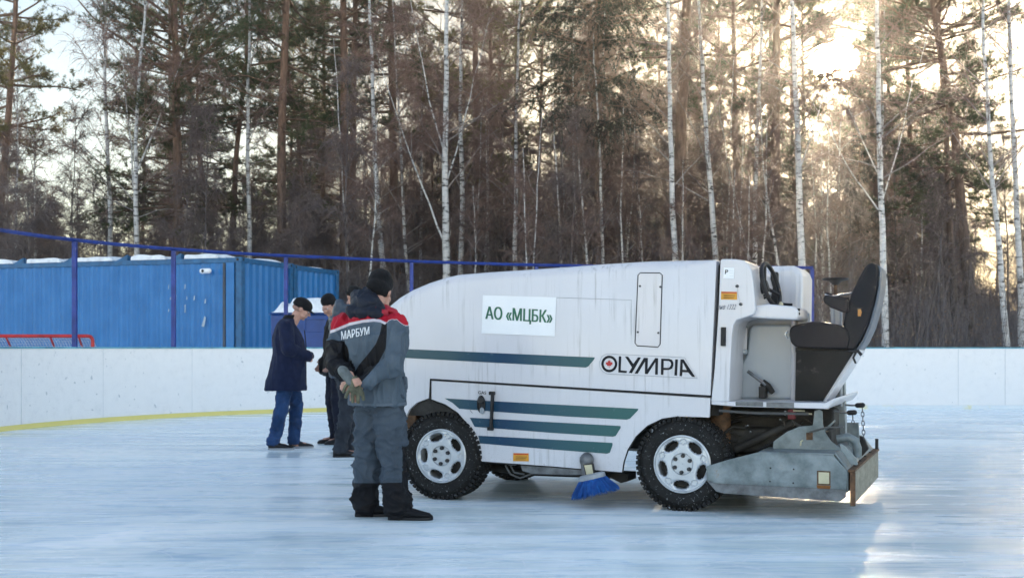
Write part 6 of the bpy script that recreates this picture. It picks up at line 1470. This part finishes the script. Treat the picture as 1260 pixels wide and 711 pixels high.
def man_worker():
    Y = depth_of(637.5)
    # torso faces away and to the right; feet turned further right
    r = person_root(476, Y, R(-38), 'worker in grey and red suit seen from behind, gloved hands behind his back')
    # local frame helper: positions measured in the photo plane (right, away)
    c, s_ = math.cos(R(-38)), math.sin(R(-38))
    def G(rx, away, z):   # world offsets from the root -> local
        return V3(c*rx + s_*away, -s_*rx + c*away, z)
    PXM = F/Y
    def Q(px, py, away=0.0):
        d = Y+away; w = at(px, py, d); return G(w.x-(476-HX)/F*Y, away, w.z)
    hips = Q(468, 492, .0); chest = Q(454, 425, -.02); neck = Q(459, 380, .03); head = Q(467, 361, .09)
    kneeL, kneeR = Q(451, 565, .06), Q(484, 568, -.06); ankL, ankR = Q(449, 624, .10), Q(489, 626, -.06)
    hipL, hipR = Q(458, 500, .06), Q(478, 500, -.06)
    shL, shR = Q(422, 398, .12), Q(487, 397, -.09)
    elL, elR = Q(411, 447, -.05), Q(486, 446, -.22); wrL, wrR = Q(432, 464, -.24), Q(446, 472, -.265)
    mb = MB(); Mh = add_head(mb, head, R(20), R(-30), 1.0)
    mb.capsule(Q(458, 392, 0), Q(464, 370, .05), .062, .056)
    mb.loft([((hips.x, hips.y, .86), .15, .11), ((hips.x, hips.y, 1.0), .15, .11), ((chest.x, chest.y, 1.22), .17, .11), ((neck.x, neck.y, 1.42), .12, .08)])
    for hp, kn, an in ((hipL, kneeL, ankL), (hipR, kneeR, ankR)): add_leg(mb, hp, kn, an, (.078, .055, .042)); mb.capsule(an-V3(0, 0, .03), an+G(.13, .04, -.06), .035, .03)
    for sh, el, wr in ((shL, elL, wrL), (shR, elR, wrR)): mb.capsule(sh, el, .045, .038); mb.capsule(el, wr, .038, .027)
    # left hand is gloved and hangs down, the bare right hand holds its wrist and a loose glove
    dR = (Q(434, 474, -.27)-wrR).normalized(); nR = G(0, 1, 0)
    add_hand(mb, wrR, dR, nR, .98, 48, mirror=1)
    add_hand(mb, wrL, (Q(436, 482, -.25)-wrL).normalized(), G(-.3, -1, 0), .95, 25, mirror=-1)
    b = put_mesh('body', remesh(mb, 'body', .006, 3), PM['skin'], r); eyes(Mh, b)
    # gloves: one worn, one hanging from the fingers
    mb = MB(); a = Q(423, 457, -.235); e = Q(433, 470, -.27); mb.capsule(a, e, .047, .042, flat=.75)
    for k in range(4): mb.capsule(a.lerp(e, .15+.0*k)+G(.018*(k-1.5), -.012, 0), e+G(.012*(k-1.5), -.02, .0), .010, .010, 8, 3)
    put_mesh('glove_cuff', remesh(mb, 'glove_cuff', .006, 2), PM['glove'], r)
    mb = MB(); palm0 = Q(437, 468, -.29); mb.capsule(palm0, Q(436, 478, -.30), .034, .036, flat=.6)
    for (x0, y0, x1, y1, x2, y2, aw) in ((432, 476, 427.5, 483, 425.5, 488, -.295), (435.5, 479, 433.5, 487, 434, 494, -.305), (439, 479, 440.5, 487, 440.5, 494.5, -.31), (442.5, 477, 446, 484, 447, 491, -.30)):
        mb.capsule(Q(x0, y0, aw), Q(x1, y1, aw-.012), .0145, .0135, 10, 4); mb.capsule(Q(x1, y1, aw-.012), Q(x2, y2, aw), .0135, .0125, 10, 4)
    mb.capsule(Q(430, 470, -.28), Q(424.5, 476, -.28), .013, .012, 10, 4); mb.capsule(Q(424.5, 476, -.28), Q(422.5, 482, -.275), .012, .011, 10, 4)
    put_mesh('glove', remesh(mb, 'glove', .005, 2, .002, (60, 60, 60)), PM['glovep'], r)
    mb = MB(); 
    for k in range(4): mb.capsule(Q(441+1.2*k, 466+1.6*k, -.29), Q(434.5+1.0*k, 467.2+2.4*k, -.325), .0095, .009, 8, 3)
    put_mesh('fingers', remesh(mb, 'fingers', .0035, 1), PM['skin'], b)
    # jacket
    mb = MB()
    hem = Q(464, 496, .0); belly = Q(462, 462, -.0); ch = Q(456, 420, .0); sh = Q(455, 396, .02); nk = Q(459, 382, .03)
    mb.loft([((hem.x, hem.y, hem.z-.005), .235, .165), ((hem.x, hem.y, hem.z+.06), .232, .165), ((belly.x, belly.y, belly.z), .218, .162), ((ch.x, ch.y, ch.z+.06), .212, .155), ((ch.x, ch.y, ch.z), .222, .160)], 34)
    mb.loft([((belly.x, belly.y, belly.z-.04), .216, .160), ((ch.x, ch.y, ch.z), .222, .160), ((sh.x, sh.y, sh.z), .205, .130), ((nk.x, nk.y, nk.z+.0), .105, .095), ((nk.x, nk.y, nk.z+.04), .09, .085)], 34)
    mb.capsule(shL+V3(0, 0, -.015), elL, .085, .070); mb.capsule(elL, wrL.lerp(elL, .16), .070, .056)
    mb.capsule(shR+V3(0, 0, -.015), elR, .088, .074); mb.capsule(elR, wrR.lerp(elR, .10), .074, .055)
    me = remesh(mb, 'jacket', .0075, 5, .024, (8, 8, 2.6), 9)
    # colour zones as smooth distance fields on the one mesh
    yoke = me.attributes.new('yoke', 'FLOAT', 'POINT'); blk = me.attributes.new('black', 'FLOAT', 'POINT')
    inv = Matrix.Identity(4); rm = Matrix.Translation(Vector(r.location)) @ Matrix.Rotation(R(-38), 4, 'Z')
    def seg(p, a, b):
        t = max(0, min(1, (p-a).dot(b-a)/(b-a).length_squared)); return (p-(a+(b-a)*t)).length, t
    def pxof(p): w = rm @ p; return HX+F*w.x/w.y, HY-F*(w.z-HC)/w.y, w.y-Y
    def linterp(x, pts):
        for (x0, y0), (x1, y1) in zip(pts, pts[1:]):
            if x <= x1: return y0+(y1-y0)*(x-x0)/(x1-x0)
        return pts[-1][1]
    yl = [(380, 414), (411, 405), (430, 397), (446, 393.5), (460, 392), (468, 393), (474, 396), (476, 397), (480, 393), (488, 393), (497, 400), (520, 403)]
    band = [(473, 398, 3), (471.5, 412, 4.5), (468, 427, 7), (459, 441, 8.5), (448, 454, 8.5), (440, 465, 7)]
    for v in me.vertices:
        x, y, aw = pxof(v.co)
        yoke.data[v.index].value = (linterp(x, yl)-y)/60.0 + .5 - max(0, min(.08, (x-474)*.04)) * (1 if y > linterp(x, yl) else 0)
        dl, tl = seg(v.co, elL, wrL); du, tu = seg(v.co, shL, elL); dr, tr_ = seg(v.co, elR, wrR); dru, tru = seg(v.co, shR, elR)
        q = -1.0
        # left: whole forearm and elbow in black
        if dl < .095: q = max(q, (.30 + tl*2) if tu > .6 or tl > 0.02 else -1)
        if du < .1: q = max(q, (tu-.55)*3)
        # right: black band from the shoulder seam down the inner arm and along the forearm
        if aw < .02:
            for (ax_, ay_, wa), (bx, by, wb) in zip(band, band[1:]):
                ux, uy = bx-ax_, by-ay_; t = max(0, min(1, ((x-ax_)*ux+(y-ay_)*uy)/(ux*ux+uy*uy))); d_ = math.hypot(x-ax_-ux*t, y-ay_-uy*t)
                q = max(q, 1-d_/(wa+(wb-wa)*t))
        blk.data[v.index].value = q*.25+.5
    m, n, b_ = nt('work jacket cloth')
    ay = N(n, 'ShaderNodeAttribute', attribute_name='yoke'); ab = N(n, 'ShaderNodeAttribute', attribute_name='black')
    tc = N(n, 'ShaderNodeTexCoord'); t = N(n, 'ShaderNodeTexNoise', i_Scale=9.0, i_Detail=5.0); n.links.new(tc.outputs['Object'], t.inputs['Vector'])
    g = ramp(n, t.outputs['Fac'], [(0.35, (0.062, 0.086, 0.112)), (0.65, (0.086, 0.114, 0.145))])
    bm_ = ramp(n, ab.outputs['Fac'], [(0.0, g3(0)), (0.505, g3(1))], 'CONSTANT'); mx = N(n, 'ShaderNodeMix', data_type='RGBA'); n.links.new(bm_, mx.inputs[0]); n.links.new(g, mx.inputs[6]); mx.inputs[7].default_value = (.006, .006, .008, 1)
    y1 = ramp(n, ay.outputs['Fac'], [(0.0, g3(0)), (0.44, g3(1))], 'CONSTANT'); m1 = N(n, 'ShaderNodeMix', data_type='RGBA'); n.links.new(y1, m1.inputs[0]); n.links.new(mx.outputs[2], m1.inputs[6]); m1.inputs[7].default_value = (.60, .55, .58, 1)
    y2 = ramp(n, ay.outputs['Fac'], [(0.0, g3(0)), (0.50, g3(1))], 'CONSTANT'); m2 = N(n, 'ShaderNodeMix', data_type='RGBA'); n.links.new(y2, m2.inputs[0]); n.links.new(m1.outputs[2], m2.inputs[6]); m2.inputs[7].default_value = (.38, .008, .024, 1)
    n.links.new(m2.outputs[2], b_.inputs['Base Color']); b_.inputs['Roughness'].default_value = .6; b_.inputs['Specular IOR Level'].default_value = .2
    jk = put_mesh('jacket', me, m, r)
    # hem drawcord and pocket flap
    mb = MB(); mb.loft([((hem.x, hem.y, hem.z-.012), .237, .168), ((hem.x, hem.y, hem.z+.002), .240, .171), ((hem.x, hem.y, hem.z+.010), .236, .167)], 34); mb.build('hem', PM['workgrey'], jk, sm=60)
    mb = MB(); p = Q(499, 466, -.02); mb.capsule(p, p+V3(.0, 0, -.06), .018, .022, flat=.5); mb.build('pocket_flap', PM['workgrey'], jk, sm=60)
    # name across the back, wrapped on the cloth
    bvh = BVHTree.FromPolygons([v.co.copy() for v in me.vertices], [tuple(p.vertices) for p in me.polygons])
    tm = text_mesh('МАРБУМ', .022); bm = bmesh.new(); bm.from_mesh(tm)
    for _ in range(4):
        bmesh.ops.subdivide_edges(bm, edges=[e for e in bm.edges if e.calc_length() > .07], cuts=1); bmesh.ops.triangulate(bm, faces=bm.faces)
    bmesh.ops.triangulate(bm, faces=bm.faces); bm.to_mesh(tm); bm.free()
    xs = [v.co.x for v in tm.vertices]; ys = [v.co.y for v in tm.vertices]; x0, x1, y0, y1_ = min(xs), max(xs), min(ys), max(ys)
    tl, tr, br, bl = [Vector(q) for q in ((419.5, 407.5), (454.5, 401.5), (454.5, 411), (420, 418))]
    ri = rm.inverted(); cl = ri @ Vector((0, 0, HC))
    for v in tm.vertices:
        a = (v.co.x-x0)/(x1-x0); bb = (y1_-v.co.y)/(y1_-y0); q = (tl*(1-a)+tr*a)*(1-bb)+(bl*(1-a)+br*a)*bb
        tgt = ri @ at(q.x, q.y, Y); dr_ = (tgt-cl).normalized(); hit = bvh.ray_cast(cl, dr_)
        kz = v.co.z; v.co = (hit[0]-dr_*(.006+kz*.6)) if hit[0] else tgt
    put_mesh('lettering', tm, PM['white'], jk)
    # hood folded down on the shoulders, red collar
    mb = MB(); mb.capsule(Q(437, 383, -.03), Q(462, 386, -.07), .066, .06, flat=.8); mb.capsule(Q(438, 366, .03), Q(441, 384, -.02), .045, .055); mb.capsule(Q(452, 362, .02), Q(466, 380, -.03), .05, .05); mb.ellipsoid(Q(449, 374, .0), .115, .10, .082); mb.ellipsoid(Q(443, 370, .02), .075, .07, .085)
    mb.capsule(Q(440, 364, .04), Q(455, 361, .02), .04, .035)
    put_mesh('hood', remesh(mb, 'hood', .008, 3, .012, (11, 11, 9), 3), PM['hood'], r)
    mb = MB(); mb.capsule(Q(462, 376, .02), Q(484, 383, -.0), .042, .036, flat=.7); mb.capsule(Q(484, 383, .0), Q(493, 388, -.02), .022, .012, flat=.6); mb.capsule(Q(436, 390, -.02), Q(470, 386, -.05), .045, .045, flat=.8)
    put_mesh('collar', remesh(mb, 'collar', .007, 3, .006, (12, 12, 12), 3), PM['workred'], r)
    # trousers with black lower legs
    mb = MB(); mb.loft([((hips.x, hips.y, .78), .17, .13), ((hips.x, hips.y, .86), .195, .15), ((hips.x, hips.y, .98), .19, .15)], 28)
    for hp, kn, an in ((hipL, kneeL, ankL), (hipR, kneeR, ankR)):
        mb.capsule(hp+V3(0, 0, -.04), kn, .118, .098); mb.capsule(kn, an+V3(0, 0, .02), .098, .090); mb.loft([((an.x, an.y, .055), .086, .092), ((an.x, an.y, .12), .092, .098), ((an.x, an.y, .2), .088, .092)], 20)
    me = remesh(mb, 'trousers', .008, 4, .024, (6, 6, 8), 12)
    za = me.attributes.new('black', 'FLOAT', 'POINT')
    for v in me.vertices:
        x, y, aw = pxof(v.co); q = (y-linterp(x, [(430, 594), (466, 594), (468, 594), (500, 593)]))/40.0
        if x > 494.5-max(0, (560-y))*.05 and y > 548 and aw < .1: q = max(q, (x-494.5)/20)
        za.data[v.index].value = q+.5
    m, n, b_ = nt('work trousers cloth'); ab = N(n, 'ShaderNodeAttribute', attribute_name='black')
    tc = N(n, 'ShaderNodeTexCoord'); t = N(n, 'ShaderNodeTexNoise', i_Scale=8.0, i_Detail=5.0); n.links.new(tc.outputs['Object'], t.inputs['Vector']); g = ramp(n, t.outputs['Fac'], [(0.35, (0.042, 0.056, 0.074)), (0.65, (0.060, 0.078, 0.100))])
    bm_ = ramp(n, ab.outputs['Fac'], [(0.0, g3(0)), (0.5, g3(1))], 'CONSTANT'); mx = N(n, 'ShaderNodeMix', data_type='RGBA'); n.links.new(bm_, mx.inputs[0]); n.links.new(g, mx.inputs[6]); mx.inputs[7].default_value = (.006, .006, .008, 1)
    n.links.new(mx.outputs[2], b_.inputs['Base Color']); b_.inputs['Roughness'].default_value = .7; b_.inputs['Specular IOR Level'].default_value = .2
    put_mesh('trousers', me, m, r)
    hl, hr = Q(437, 634, .10), Q(478, 638, -.06)
    shoe('boot', (hl.x, hl.y, 0), G(1, .12, 0), r, PM['workblk'], .29, wide=1.15, h=.10, boot=.04); shoe('boot', (hr.x, hr.y, 0), G(1, -.03, 0), r, PM['workblk'], .31, wide=1.15, h=.10, boot=.04)
    beanie(r, Mh, .022, logo=False, h=.10)
man_worker()
